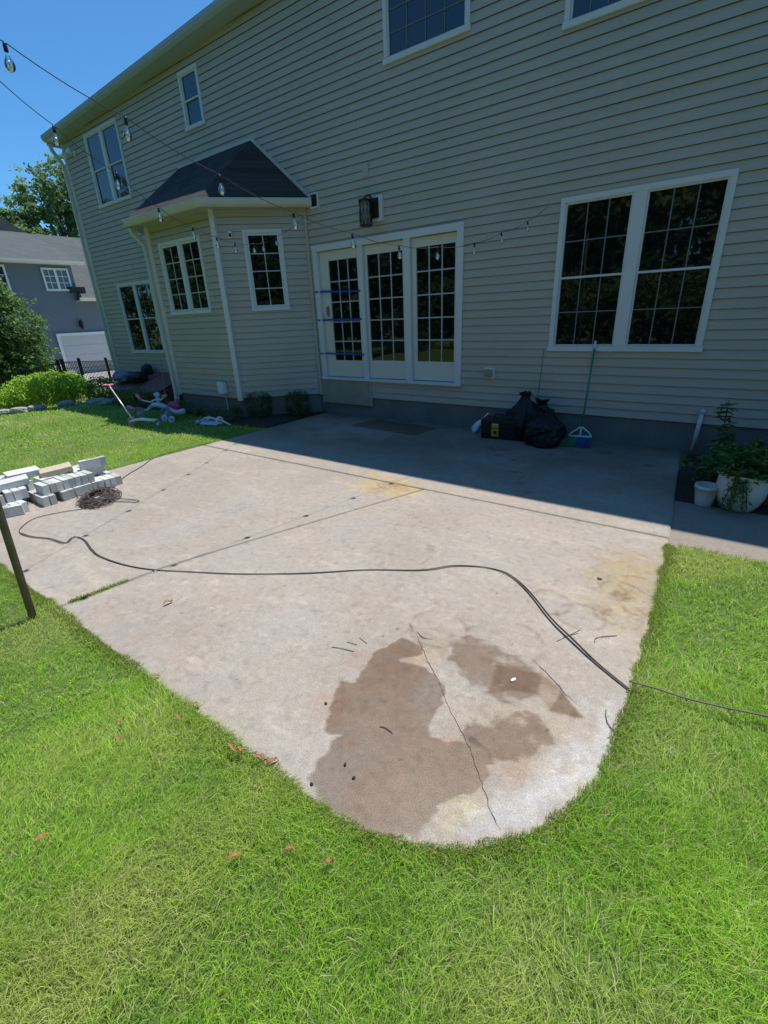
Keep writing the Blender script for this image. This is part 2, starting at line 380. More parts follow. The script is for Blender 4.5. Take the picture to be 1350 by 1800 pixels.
def soft(px, py, poly, jit=.02, blur=.012, n=7, seed=3):
    acc = 0
    jx = (fbm(px, py, 14, seed, 6)-.5)*jit*4; jy = (fbm(px+7, py-3, 14, seed+9, 6)-.5)*jit*4
    for k in range(n):
        a = 2*math.pi*k/n
        acc = acc + inpoly(px+jx+blur*math.cos(a), py+jy+blur*math.sin(a), poly)
    return acc/n
def blob(px, py, c, r, seed=1):
    d = np.hypot(px-c[0], py-c[1])/r + (fbm(px, py, 2.2/r, seed)-.5)*1.6
    return np.clip(1.25-d, 0, 1)

def stain_shade_colors(x, y):
    col = np.ones((len(x), 3)); wet = np.zeros(len(x))
    def mulc(mask, c, k=1.0):
        mm = np.clip(mask*k, 0, 1)[:, None]; col[:] = col*(1-mm)+col*mm*np.array(c)
    fn = fbm(x, y, 6, 21)
    # pale bleached sweep along the rounded edge
    wm = soft(x, y, WHITE, .05, .06, 9, 5)*np.clip(fbm(x, y, 9, 40)*2.3-.2, 0, 1); mulc(wm, (1.42, 1.66, 1.95))
    mulc(soft(x, y, YEL, .03, .03, 9, 8), (1.1, 1.06, .84)); mulc(soft(x, y, YEL2, .09, .12, 9, 2)*np.clip(fbm(x, y, 11, 22)*2.2-.35, .15, 1), (1.08, .98, .72))
    mulc(blob(x, y, (-.25, 3.1), .35, 4), (.86, .78, .58), .6)
    y3 = soft(x, y, YEL3, .07, .05, 9, 2); mulc(y3*np.clip(fbm(x, y, 14, 3)*2-.25, 0, 1), (1.18, 1.05, .70))
    mulc(blob(x, y, (-2.72, 3.68), .17, 6)*np.clip(fbm(x, y, 30, 9)*2.4-.6, 0, 1), (.68, .55, .33))
    # ring marks
    for c, r in (((-.27, 2.98), .10), ((-.22, 2.72), .09), ((-.30, 2.60), .14), ((-.46, 2.45), .13), ((-.33, 2.84), .11), ((-.66, 2.50), .12), ((-.75, 2.0), .2), ((-1.1, 1.9), .16)):
        d = np.abs(np.hypot(x-c[0], y-c[1])-r*(.8+.4*fbm(x, y, 5, 3)))
        mulc(np.clip(1-d/.022, 0, 1)*np.clip(fbm(x, y, 18, 11)*2.4-.7, 0, 1), (.62, .54, .45), .75)
    # brown wash round the wet patches
    mulc(blob(x, y, (-.72, 1.50), .62, 9)*np.clip(fbm(x, y, 5, 30)*2-.5, 0, 1), (.9, .82, .72), .6)
    mulc(blob(x, y, (-.45, 1.42), .36, 19), (.9, .84, .76), .5)
    w1 = soft(x, y, WET, .017, .003, 7, 31); mulc(w1*(.88+.12*fn), (.48, .415, .36)); wet = np.maximum(wet, w1)
    w2 = soft(x, y, WET2, .022, .008, 9, 33)*np.clip(fbm(x, y, 16, 50)*3.4-.5, 0, 1); mulc(w2, (.56, .48, .41)); wet = np.maximum(wet, w2*.5)
    w3 = soft(x, y, WET3, .030, .008, 9, 35)*np.clip(fbm(x, y, 15, 51)*3.2-.5, 0, 1); mulc(w3, (.54, .47, .40)); wet = np.maximum(wet, w3*.5)
    d1 = soft(x, y, DARK, .006, .006, 7, 3)*np.clip(fbm(x, y, 7, 14)*2.2-.25, 0, 1); mulc(d1, (.66, .55, .44))
    mulc(soft(x, y, DARK2, .008, .006, 7, 3), (.58, .52, .46))
    for k, (c, r) in enumerate(zip(SPOT, (.03, .05, .03, .07, .10, .07))):
        mulc(blob(x, y, c, r, 60+k)*np.clip(fbm(x, y, 25, 61)*2-.3, 0, 1), (1.0, .72, .54), .6)
    mulc(blob(x, y, (-1.13, 1.50), .2, 71)*np.clip(fbm(x, y, 14, 72)*2-.2, 0, 1), (1.0, .76, .58), .7)
    mulc(w1*np.clip(fbm(x, y, 4, 73)*2.4-.7, 0, 1), (1.08, .92, .78), .6); mulc(w1*np.clip(fbm(x, y, 40, 74)*3-1.4, 0, 1), (.82, .80, .78), .8)
    # doormat-shaped stain and drips, house shade painted into the slab, darker wall foot
    mt = soft(x, y, MAT_STAIN, .02, .03, 9, 3)
    edge = np.clip(mt*(1-mt)*4, 0, 1); mulc(mt, (.56, .49, .45)); mulc(edge, (.7, .7, .72), .7)
    for k, (c, r) in enumerate(DRIP): mulc(blob(x, y, c, r, 80+k), (.60, .56, .54), .9)
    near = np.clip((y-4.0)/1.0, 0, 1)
    mulc(near*np.clip(fbm(x, y, 1.6, 90)*2-.1, .25, 1), (.60, .57, .53), .95)  # deepens the house shade on the slab by colour
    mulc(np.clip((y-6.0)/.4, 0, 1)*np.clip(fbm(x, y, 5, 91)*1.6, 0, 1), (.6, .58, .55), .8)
    # scattered pale flecks, scrapes and darker traffic stains
    mulc(np.clip((fbm(x, y, 1.1, 95)-.52)*5, 0, 1), (.91, .905, .90), .8)
    mulc(np.clip((fbm(x*.6, y*2.2, 5, 96)-.62)*9, 0, 1), (1.14, 1.13, 1.11), .7)
    mulc(np.clip((fbm(x, y, 22, 97)-.66)*9, 0, 1), (1.2, 1.19, 1.16), .6)
    mulc(np.clip((fbm(x, y, 17, 98)-.68)*9, 0, 1), (.8, .79, .78), .7)
    for k in range(150):
        cx, cy = rng.uniform(SX0, SX1), rng.uniform(SY0, SY1); r = rng.uniform(.004, .010)
        mk = np.hypot(x-cx, y-cy) < r
        col[mk] *= (.55 if k % 3 else 1.35)
    mulc(np.clip((fbm(x*.8+y*.5, y*1.6-x*.3, 13, 197)-.56)*7, 0, 1)*np.clip(fbm(x, y, 1.5, 198)*2-.3, 0, 1), (1.13, 1.13, 1.11), .6)
    mulc(np.clip((fbm(x+3, y, 30, 199)-.60)*7, 0, 1), (.85, .84, .83), .8)
    # edge strip slightly different along border
    ed = np.minimum(y-SY0, np.interp(y, [2.3,3.0,3.84,6.5], [-.115,-.14,-.19,-.395])-x); mulc(np.clip(1-ed/.10, 0, 1)*np.clip((ed < .085)*1.0, 0, 1), (.97, 1.0, 1.0), .7)
    # staining along joints
    mulc(np.clip(1-np.abs(y-JY)/.04, 0, 1)*fn, (.8, .78, .72), .6); mulc((np.abs(y-JY) < .0075)*1.0, (.42,.38,.34)); mulc((np.abs(x-perp_x(y)) < .0075)*(y < JY), (.55,.5,.45))
    mulc(np.clip(1-np.abs(x-perp_x(y))/.03, 0, 1)*(y < JY)*fn, (.78, .77, .70), .6)
    return col, wet

patio = tag(bpy.data.objects.new('patio', None), 'broad weathered concrete patio slab with scored joints and a rounded corner', 'patio')
C.objects.link(patio); patio['kind'] = 'structure'
del patio['category']
def slab_piece(x_lo, x_hi, y_lo, y_hi, step=.0135):
    # x_lo/x_hi may be functions of y
    ny = max(2, int((y_hi-y_lo)/step)); ys = np.linspace(y_lo, y_hi, ny)
    fl = (lambda y: x_lo(y)) if callable(x_lo) else (lambda y: np.full_like(y, x_lo))
    fh = (lambda y: x_hi(y)) if callable(x_hi) else (lambda y: np.full_like(y, x_hi))
    xl = fl(ys); xh = fh(ys)
    nx = max(2, int((xh-xl).max()/step)); t = np.linspace(0, 1, nx)
    X = xl[:, None]+(xh-xl)[:, None]*t[None]; Y = np.repeat(ys[:, None], nx, 1)
    ed = np.minimum(np.minimum((X-xl[:, None]), (xh[:, None]-X)), np.minimum(Y-y_lo, y_hi-Y))
    Z = -np.clip(.010-ed, 0, .010)**2/.010*.9 + (fbm(X, Y, .7, 5)-.5)*.004
    v = np.stack([X, Y, Z], -1).reshape(-1, 3)
    i = np.arange(nx-1)[None, :] + np.arange(ny-1)[:, None]*nx
    f = np.stack([i, i+1, i+1+nx, i+nx], -1).reshape(-1, 4).tolist()
    # skirt
    rim = list(range(nx)) + [k*nx+nx-1 for k in range(1, ny)] + [(ny-1)*nx+k for k in range(nx-2, -1, -1)] + [k*nx for k in range(ny-2, 0, -1)]
    nb = len(v); low = v[rim].copy(); low[:, 2] = -.14
    v2 = np.concatenate([v, low]); m_ = len(rim)
    for k in range(m_): f.append([rim[k], nb+k, nb+(k+1) % m_, rim[(k+1) % m_]])
    me = bpy.data.meshes.new('slab_section'); me.from_pydata(v2.tolist(), [], f); me.update()
    col, wet = stain_shade_colors(v2[:, 0], v2[:, 1])
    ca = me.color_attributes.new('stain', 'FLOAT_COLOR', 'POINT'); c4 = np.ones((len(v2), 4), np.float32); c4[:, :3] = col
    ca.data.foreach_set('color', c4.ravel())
    wa = me.attributes.new('wet', 'FLOAT', 'POINT'); wa.data.foreach_set('value', wet.astype(np.float32))
    me.materials.append(MAT['slab'])
    o = bpy.data.objects.new('slab_section', me); C.objects.link(o); o.parent = patio
    return o
g2 = .005
def right_x(y): return np.interp(y, [2.3, 3.0, 3.84, 6.5], [-.115, -.14, -.19, -.395])
def edge_r(y):
    d = np.clip(SY0+RC-y, 0, RC); return right_x(y) - RC + np.sqrt(np.maximum(RC*RC-d*d, 0))
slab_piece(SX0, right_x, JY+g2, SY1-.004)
slab_piece(SX0, lambda y: perp_x(y)-g2, SY0, JY-g2)
# the rounded piece: rows bunch near the bottom so the curve stays smooth
slab_piece(lambda y: perp_x(y)+g2, edge_r, SY0+.0005, JY-g2, .0072)

def ribbon(pts, wd, z, jit=0):
    mb = MB(); P = []
    for a, b in zip(pts[:-1], pts[1:]):
        n = max(2, int(math.dist(a[:2], b[:2])/.02))
        for k in range(n): P.append((a[0]+(b[0]-a[0])*k/n, a[1]+(b[1]-a[1])*k/n))
    P.append(tuple(pts[-1][:2])); V = []
    P = [(p_[0]+random.uniform(-jit, jit), p_[1]+random.uniform(-jit, jit)) for p_ in P]
    for i, q in enumerate(P):
        a = P[max(i-1, 0)]; b = P[min(i+1, len(P)-1)]; dx, dy = b[0]-a[0], b[1]-a[1]; l = math.hypot(dx, dy) or 1
        h = wd*random.uniform(.5, 1.3)/2 * min(1, (i+.6)/3, (len(P)-i-.4)/3)
        V += [(q[0]-dy/l*h, q[1]+dx/l*h, z), (q[0]+dy/l*h, q[1]-dx/l*h, z)]
    mb.add(V, [(2*i, 2*i+1, 2*i+3, 2*i+2) for i in range(len(P)-1)])
    return mb
MAT['crack'] = M_('crack_dirt', (.10,.085,.065), .95, .3, 40)
ribbon(CRK1, .0026, .0035, .0045).build('crack', MAT['crack'], patio)
ribbon(CRK2, .003, .0035, .003).build('crack', MAT['crack'], patio)
ribbon([(-1.19,1.81),(-1.13,1.79),(-1.07,1.80)], .007, .0035, .006).build('crack', MAT['crack'], patio)
ribbon([(-.58,1.95),(-.47,1.88),(-.36,1.80),(-.30,1.76)], .003, .0035, .004).build('crack', MAT['crack'], patio)
mb = MB(); mb.b2(SX0+.02, -.22, JY-.02, JY+.02, -.03, -.012)
mb.add([(float(perp_x(y))+s, y, -.013) for y in (.8, 1.431, 2.082, 3.78) for s in (-.02, .02)], [(0,1,3,2),(2,3,5,4),(4,5,7,6)])
mb.build('joint_dirt', MAT['crack'], patio)

# concrete walkway at the right, and the planting bed soil
MAT['soil'] = M_('mulch_soil', (.045,.035,.028), .95, .4, 25, .8, 50)
p_, _ = grid_obj('path', np.linspace(-.26, 9, 40), np.linspace(3.70, 4.72, 12), lambda X, Y: -.022+0*X, MAT['path'])
p_.name = 'path'
s_, _ = grid_obj('mulch_bed', np.linspace(-.42, 9, 40), np.linspace(4.72, WY, 12), lambda X, Y: -.045+fbm(X, Y, 3, 2)*.03, MAT['soil'])
def bedf(X, Y): return T(X, Y)+.01+fbm(X, Y, 3, 2)*.03
mb = MB(); bp_ = [(-6.2,5.0),(-6.9,4.95),(-7.6,5.05),(-8.6,5.25),(-9.6,5.2),(-10.6,5.0),(-11.6,5.1),(-12.8,5.3),(-14.0,5.6),(-14.2,6.6),(-6.2,6.6)]
mb.add([(x, y, float(T(x, y))+.02) for x, y in bp_], [tuple(range(len(bp_)))]); mb.build('mulch_bed', MAT['soil'], kind='structure')

# ================================================================= HOUSE
S = .1016
house = thing('house', 'long two storey house with greige lap siding, bay window and white trimmed windows', 'house', (-6.0, WY, 0))
def siding(mb, P0, d, nrm, u0, u1, z0, z1, holes=(), top=None, proj=.015):
    P0 = Vector(P0); d = Vector(d); nrm = Vector(nrm); k = 0
    z = z0
    while z < z1-1e-4:
        za, zb = z, min(z+S, z1)
        lo, hi = u0, u1
        if top: lo, hi = top(za, lo, hi)
        cuts = sorted({za, zb} | {h[i] for h in holes for i in (2, 3) if za < h[i] < zb})
        for a, b in zip(cuts[:-1], cuts[1:]):
            iv = [(lo, hi)]
            for h in holes:
                if h[2] < (a+b)/2 < h[3]:
                    iv = [q for s, e in iv for q in ((s, min(e, h[0])), (max(s, h[1]), e)) if q[1]-q[0] > 1e-4]
            oa = proj*(1-(a-za)/S)+.002; ob = proj*(1-(b-za)/S)+.002
            kk = int(round((za-z0)/S)); rp_ = random.Random(kk//2*7+int(abs(P0.x)*10)); sm = rp_.uniform(.4, 3.6)
            iv2 = []
            for s, e in iv:
                q_ = sm+3.66*math.floor((s-sm)/3.66)+3.66
                while q_ < e-.02:
                    if q_ > s+.02: iv2.append((s, q_)); s = q_
                    q_ += 3.66
                iv2.append((s, e))
            for s, e in iv2:
                ex = .0022*((int(math.floor((s+.01-sm)/3.66))) % 2)+rp_.uniform(0, .0012); oa = proj*(1-(a-za)/S)+.002+ex; ob = proj*(1-(b-za)/S)+.002+ex
                b_ = b-.0030 if b == zb else b
                def pt(u, o_, zz): return P0+d*u+nrm*o_+Vector((0, 0, zz))
                mb.add([pt(s, oa, a), pt(e, oa, a), pt(e, ob, b_), pt(s, ob, b_)], [(0, 1, 2, 3)])
                if a == za:
                    mb.add([pt(s, oa, a), pt(e, oa, a), pt(e, oa-.003, a+.0005), pt(s, oa-.003, a+.0005), pt(s, oa-.003, a+.012), pt(e, oa-.003, a+.012)], [(3, 2, 1, 0), (3, 4, 5, 2)])
        z += S
    return mb
def backing(mb, P0, d, nrm, u0, u1, z0, z1, holes=(), off=-.010):
    P0 = Vector(P0); d = Vector(d); nrm = Vector(nrm)
    us = sorted({u0, u1} | {h[i] for h in holes for i in (0, 1) if u0 < h[i] < u1}); zs = sorted({z0, z1} | {h[i] for h in holes for i in (2, 3) if z0 < h[i] < z1})
    for a, b in zip(us[:-1], us[1:]):
        for c, e in zip(zs[:-1], zs[1:]):
            if any(h[0] < (a+b)/2 < h[1] and h[2] < (c+e)/2 < h[3] for h in holes): continue
            mb.add([P0+d*u+nrm*off+Vector((0,0,z)) for u, z in ((a,c),(b,c),(b,e),(a,e))], [(0,1,2,3)])
MAT['gap_shade'] = M_('gap_shade_sheet', (.17,.16,.135), .9)  # dark sheet behind the siding slots, shadow lines deepened by colour
def zeave(x): return 5.66+.04*(x+14.2)
holes = [(-6.13,-3.37,.64,2.72), (-2.07,-.42,1.16,2.79), (-4.54,-3.35,4.68,5.90), (-2.21,-.91,4.37,5.90),
         (-8.98,-8.46,4.89,5.67), (-12.73,-11.31,4.22,5.55), (-12.82,-11.30,1.04,2.59)]
def topf(za, lo, hi):
    x = (za-.10-5.66)/.04-14.2
    return (max(lo, x), hi)
mb = MB(); siding(mb, (0, WY, 0), (1,0,0), (0,-1,0), -13.84, 8.0, .335, 6.62, holes, topf)
mb.build('wall', MAT['siding'], house)
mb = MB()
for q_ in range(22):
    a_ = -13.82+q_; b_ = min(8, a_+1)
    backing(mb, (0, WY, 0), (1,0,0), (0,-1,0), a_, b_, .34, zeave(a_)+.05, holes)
mb.build('shadow_backing', MAT['gap_shade'], house)
mb = MB(); mb.b2(-13.80, 7.96, WY+.12, WY+.14, .30, 5.70); mb.b2(-13.80, 8, WY+9, WY+9.1, .3, 5.6)
siding(mb, (-13.84, WY+9, 0), (0,-1,0), (-1,0,0), 0, 9, .335, 5.75); siding(mb, (8, WY, 0), (0,1,0), (1,0,0), 0, 9, .335, 6.2)
# gable triangles
for x in (-13.84, 8): mb.add([(x, WY, 5.7), (x, WY+9, 5.7), (x, WY+4.5, 8.9)], [(0,1,2)])
mb.build('wall', MAT['siding'], house)
mb = MB(); mb.b2(-13.82, 8, WY+.006, WY+9, -1.0, .338); mb.build('foundation', MAT['found'], house)
# roof, soffit, fascia, gutter
OV = .22
x0, x1 = -14.10, 8.3
ze0, ze1 = zeave(x0), zeave(x1)
mb = MB()
for dz in (.0,):
    mb.add([(x0, WY-OV, ze0+.13), (x1, WY-OV, ze1+.13), (x1, WY+4.5, ze1+3.4), (x0, WY+4.5, ze0+3.4), (x1, WY+9.3, ze1+.1), (x0, WY+9.3, ze0+.1),
            (x0, WY-OV, ze0+.10), (x1, WY-OV, ze1+.10), (x1, WY+4.5, ze1+3.32), (x0, WY+4.5, ze0+3.32), (x1, WY+9.3, ze1+.02), (x0, WY+9.3, ze0+.02)],
           [(0,1,2,3),(3,2,4,5),(6,9,8,7),(9,11,10,8),(0,3,9,6),(3,5,11,9),(1,7,8,2),(2,8,10,4),(0,6,7,1),(5,4,10,11)])
mb.build('roof', MAT['shingle'], house)
mb = MB(); mb.add([(x0, WY-OV, ze0), (x1, WY-OV, ze1), (x1, WY+.0, ze1), (x0, WY+.0, ze0), (x0, WY-OV, ze0+.015), (x1, WY-OV, ze1+.015), (x1, WY, ze1+.015), (x0, WY, ze0+.015)],
                  [(0,1,2,3),(4,7,6,5),(0,4,5,1),(3,2,6,7),(0,3,7,4),(1,5,6,2)])
mb.build('soffit', MAT['eave'], house)
prof = [(0,0),(.045,0),(.085,.03),(.10,.075),(.10,.115),(.085,.115),(.085,.08),(0,.08)]
mb = MB(); mb.sweep([(x0, WY-OV, ze0-.005), (x1, WY-OV, ze1-.005)], prof); mb.build('gutter', MAT['eave'], house)
mb = MB(); mb.b2(x0-.02, x0+.02, WY-OV, WY+.1, ze0-.06, ze0+.14)
mb.add([(x0-.015, WY-OV, ze0-.02), (x0-.015, WY+4.5, ze0+3.22), (x0-.015, WY+4.5, ze0+3.42), (x0-.015, WY-OV, ze0+.14)], [(0,1,2,3)])
mb.build('rake_board', MAT['eave'], house)
# corner board + downspout
mb = MB(); mb.b2(-13.87, -13.78, WY-.028, WY+.02, .30, 5.62); mb.b2(-13.872, -13.845, WY-.02, WY+.09, .30, 5.62); mb.build('corner_trim', MAT['cream'], house)
def rect_spout(path, name='downspout', wd=.045, parent=house):
    mb = MB(); mb.tube(path, wd, 4); return mb.build(name, MAT['gutter'], parent)
rect_spout([(-13.93, WY-.24, 5.60), (-13.93, WY-.22, 5.48), (-13.90, WY-.07, 5.22), (-13.90, WY-.06, .55), (-13.92, WY-.06, .22), (-13.95, WY-.30, .10)])

# --- windows: frame (part) > pane, grille (sub-parts)
def window(P0, d, nrm, u0, u1, z0, z1, bays=1, rail=True, grid=None, fw=.055, cas=.055, mull=.11, pane='pane', name='window', mat='trim', gridsel=None, split=None, casmat=None, gm='trim', gw=.008):
    P0 = Vector(P0); d = Vector(d); nrm = Vector(nrm)
    def bx(mb, a, b, o0, o1, c, e):
        vs = [P0+d*u+nrm*o+Vector((0, 0, z)) for u in (a, b) for o in (o0, o1) for z in (c, e)]
        mb.add(vs, [(0,1,3,2),(4,6,7,5),(0,4,5,1),(2,3,7,6),(0,2,6,4),(1,5,7,3)])
    mb = MB()
    # outer casing: head, sill and jambs butt
    bx(mb, u0, u1, -.03, .030, z1-cas, z1); bx(mb, u0-.012, u1+.012, -.03, .042, z0-.012, z0+cas*.8)
    bx(mb, u0, u0+cas, -.03, .028, z0+cas*.8, z1-cas); bx(mb, u1-cas, u1, -.03, .028, z0+cas*.8, z1-cas)
    W_ = (u1-u0-2*cas-(bays-1)*mull)/bays
    subs = []
    for i in range(bays):
        panes = MB(); gr = MB(); sash = MB(); subs.append((sash, panes, gr))
        a = u0+cas+i*(W_+mull); b = a+W_; c = z0+cas*.8; e = z1-cas
        if i: bx(mb, a-mull, a, -.03, .026, c, e)
        zs = [(c, (c+e)/2+.012, .0), ((c+e)/2-.012, e, .010)] if rail else [(c, e, .006)]
        for k, (za, zb, off) in enumerate(zs):
            s0 = fw*.62
            bx(sash, a+.001, a+s0, -.028+off, .004+off, za, zb); bx(sash, b-s0, b-.001, -.028+off, .004+off, za, zb)
            bx(sash, a+s0, b-s0, -.028+off, .003+off, za, za+s0); bx(sash, a+s0, b-s0, -.028+off, .003+off, zb-s0, zb)
            bx(panes, a+s0-.004, b-s0+.004, -.024+off, -.018+off, za+s0-.004, zb-s0+.004)
            g = grid if (gridsel is None or i in gridsel) else None
            if g:
                gx, gz = g; pa, pb, pc, pe = a+s0, b-s0, za+s0, zb-s0
                for q in range(1, gx): u = pa+(pb-pa)*q/gx; bx(gr, u-gw, u+gw, -.017+off, -.009+off, pc, pe)
                for q in range(1, gz):
                    z = pc+(pe-pc)*q/gz
                    for r_ in range(gx):
                        ua = pa+(pb-pa)*r_/gx+(gw if r_ else 0); ub = pa+(pb-pa)*(r_+1)/gx-(gw if r_ < gx-1 else 0)
                        bx(gr, ua, ub, -.0165+off, -.0095+off, z-gw, z+gw)
    o = mb.build(name, MAT[casmat or mat], house)
    def sub(mm, nm, mt):
        if mm.v: mm.build(nm, MAT[mt], o)
    for sash, panes, gr in subs: sub(sash, 'sash', mat); sub(panes, 'pane', pane); sub(gr, 'grille', gm)
    return o
WP, WD, WN = (0, WY, 0), (1,0,0), (0,-1,0)
w_ = window(WP, WD, WN, -2.09, -.40, 1.135, 2.81, 2, True, (3, 2), mull=.13, fw=.034, gm='dimgrille', gw=.006)
w_['label'] = 'wide paired window beside the broom, dark panes with faint grilles'
window(WP, WD, WN, -4.56, -3.33, 4.66, 5.92, 1, False, (4, 5), pane='paneup', fw=.034, gm='dimgrille', gw=.006)
window(WP, WD, WN, -2.23, -.89, 4.345, 5.92, 2, True, (3, 2), pane='paneup', fw=.034, gm='dimgrille', gw=.006)
window(WP, WD, WN, -9.0, -8.44, 4.87, 5.69, 1, True, None, pane='paneup', fw=.034)
window(WP, WD, WN, -12.75, -11.29, 4.20, 5.57, 2, True, None, pane='paneup', fw=.034)
window(WP, WD, WN, -12.84, -11.28, 1.02, 2.61, 2, True, (3, 2), gridsel=(1,), fw=.034, gm='dimgrille', gw=.006)

# --- patio door unit
def bxw(mb, a, b, y0, y1, c, e): mb.b2(a, b, WY-y1, WY-y0, c, e)
mb = MB()
bxw(mb, -6.15, -3.35, -.08, .034, 2.65, 2.74); bxw(mb, -6.15, -6.05, -.08, .032, .655, 2.65); bxw(mb, -3.45, -3.35, -.08, .032, .655, 2.65)
bxw(mb, -5.19, -5.10, -.075, .024, .655, 2.65); bxw(mb, -4.33, -4.22, -.075, .024, .655, 2.65)
dfr = mb.build('door_frame', MAT['trim'], house)
mb = MB(); bxw(mb, -6.16, -3.34, -.08, .06, .615, .655); sill = mb.build('door_sill', MAT['trim'], house)
def door_leaf(a, b, ga, gb, gz0, gz1, nm='glazed_door'):
    mb = MB(); y0, y1 = -.07, -.028
    bxw(mb, a, ga, y0, y1, .665, 2.64); bxw(mb, gb, b, y0, y1, .665, 2.64); bxw(mb, ga, gb, y0, y1, .665, gz0); bxw(mb, ga, gb, y0, y1, gz1, 2.64)
    o = mb.build(nm, MAT['cream'], house)
    g_ = MB(); bxw(g_, ga-.004, gb+.004, -.062, -.050, gz0-.004, gz1+.004); g_.build('pane', MAT['pane'], o)
    g_ = MB()
    for q in (1, 2): u = ga+(gb-ga)*q/3; bxw(g_, u-.009, u+.009, -.049, -.038, gz0, gz1)
    for q in range(1, 5):
        z = gz0+(gz1-gz0)*q/5
        for r_ in range(3):
            ua = ga+(gb-ga)*r_/3+(.009 if r_ else 0); ub = ga+(gb-ga)*(r_+1)/3-(.009 if r_ < 2 else 0)
            bxw(g_, ua, ub, -.0485, -.0385, z-.009, z+.009)
    g_.build('grille', MAT['whitegrille'], o)
    return o
d1 = door_leaf(-6.045, -5.195, -5.86, -5.25, .94, 2.50); d1['label'] = 'left door leaf with handle, taped across with blue strips'
door_leaf(-5.095, -4.335, -5.05, -4.38, .95, 2.51); door_leaf(-4.215, -3.455, -4.14, -3.50, .95, 2.52)
mb = MB(); mb.lathe([(.0,-.012),(.028,-.010),(.03,.0),(.028,.004),(.0,.004)], (0,0,0), 14, Matrix.Rotation(R(90), 4, 'X')@Matrix.Scale(3.0, 4, (0,1,0)))
mb.v = [(v[0]-5.93, v[1]+WY+.022, v[2]+1.74) for v in mb.v]
mb.tube([(-5.93, WY+.02, 1.80), (-5.93, WY-.02, 1.80), (-5.93, WY-.028, 1.74), (-5.93, WY-.02, 1.68), (-5.93, WY+.02, 1.68)], .007, 8)
mb.build('handle', M_('aged_brass', (.30,.26,.18), .4, .1, 30, metal=.7), d1, True)
# panel under the taped door
mb = MB(); mb.b2(-6.16, -5.07, WY-.036, WY+.0, .195, .612); mb.build('kick_panel', MAT['greypanel'], house)
for q_ in ((-5.068, -5.045, .03, .19, .615), (-6.185, -6.162, .03, .19, .615), (-5.045, -3.34, .036, .585, .613)):
    mb = MB(); mb.b2(q_[0], q_[1], WY-q_[2], WY, q_[3], q_[4]); mb.build('panel_trim', MAT['siding'], house)

# --- bay
BX0, BX1, BX2, BX3, BY = -10.27, -9.24, -7.285, -6.25, 5.452
mb = MB()
fz0, fz1 = .345, 3.30
siding(mb, (BX1, BY, 0), (1,0,0), (0,-1,0), 0, BX2-BX1, fz0, fz1, [(.30, 1.515, 1.84, 2.98)])
LR = math.dist((BX2, BY), (BX3, WY))
dr = Vector((BX3-BX2, WY-BY, 0)).normalized(); nr = Vector((dr.y, -dr.x, 0))
dl = Vector((BX1-BX0, BY-WY, 0)).normalized(); nl = Vector((dl.y, -dl.x, 0))
siding(mb, (BX2, BY, 0), dr, nr, 0, LR, fz0, fz1, [(.44, 1.035, 1.83, 2.99)])
siding(mb, (BX0, WY, 0), dl, nl, 0, LR, fz0, fz1)
mb.build('wall', MAT['siding'], house)
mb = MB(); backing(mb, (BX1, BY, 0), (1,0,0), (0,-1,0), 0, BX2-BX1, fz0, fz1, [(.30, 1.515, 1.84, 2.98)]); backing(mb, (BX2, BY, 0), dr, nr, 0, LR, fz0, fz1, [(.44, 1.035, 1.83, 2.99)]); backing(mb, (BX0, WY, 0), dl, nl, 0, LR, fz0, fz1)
mb.build('shadow_backing', MAT['gap_shade'], house)
mb = MB(); mb.add([(BX0+.02, WY, -.5), (BX1+.01, BY+.012, -.5), (BX2-.01, BY+.012, -.5), (BX3-.02, WY, -.5), (BX0+.02, WY, .35), (BX1+.01, BY+.012, .35), (BX2-.01, BY+.012, .35), (BX3-.02, WY, .35)],
                  [(0,1,5,4),(1,2,6,5),(2,3,7,6),(4,5,6,7),(0,3,2,1),(0,4,7,3)]); mb.build('foundation', MAT['found'], house)
window((BX1, BY, 0), (1,0,0), (0,-1,0), .28, 1.535, 1.82, 3.00, 2, False, (2, 4), mull=.075, cas=.05, gm='whitegrille')
window((BX2, BY, 0), dr, nr, .42, 1.055, 1.81, 3.01, 1, False, (2, 4), cas=.05, gm='whitegrille')
# posts / trims
mb = MB(); mb.box((BX2+.012, BY-.014, 1.81), (.085, .085, 2.99), Matrix.Rotation(R(22.5), 4, 'Z')); mb.build('corner_trim', MAT['trim'], house)
mb = MB(); mb.box((BX1-.012, BY-.014, 1.81), (.085, .085, 2.99), Matrix.Rotation(R(-22.5), 4, 'Z')); mb.build('corner_trim', MAT['cream'], house)
mb = MB(); mb.tube([(BX3+.02, WY-.03, .33), (BX3+.02, WY-.03, 3.30)], .03, 6); mb.build('inside_corner_trim', MAT['siding'], house)
# soffit, gutter, roof
e = .27
E0, E1, E2, E3 = (BX0-.30, WY-.02), (BX1-.10, BY-e), (BX2+.10, BY-e), (BX3+.17, WY-.02)
mb = MB(); pts = [E0, E1, E2, E3]
mb.add([(a, b, 3.29) for a, b in pts]+[(a, b, 3.31) for a, b in pts], [(0,1,2,3),(7,6,5,4),(0,4,5,1),(1,5,6,2),(2,6,7,3)]); mb.build('soffit', MAT['soffit'], house)
mb = MB(); mb.sweep([(*E0, 3.285), (*E1, 3.285), (*E2, 3.285), (*E3, 3.285)], [(0,0),(.045,0),(.075,.03),(.09,.075),(.09,.11),(.078,.11),(.075,.09),(0,.09)]); mb.build('gutter', MAT['gutter'], house)
mb = MB(); A_, B_ = (-9.46, WY-.018, 4.38), (-7.32, WY-.018, 4.40)
zt = 3.385
V = [(*E0, zt), (E1[0]-.02, E1[1]-.05, zt), (E2[0]+.02, E2[1]-.05, zt), (*E3, zt), A_, B_]
V2 = [(v[0], v[1]+.0, v[2]-.03) for v in V]
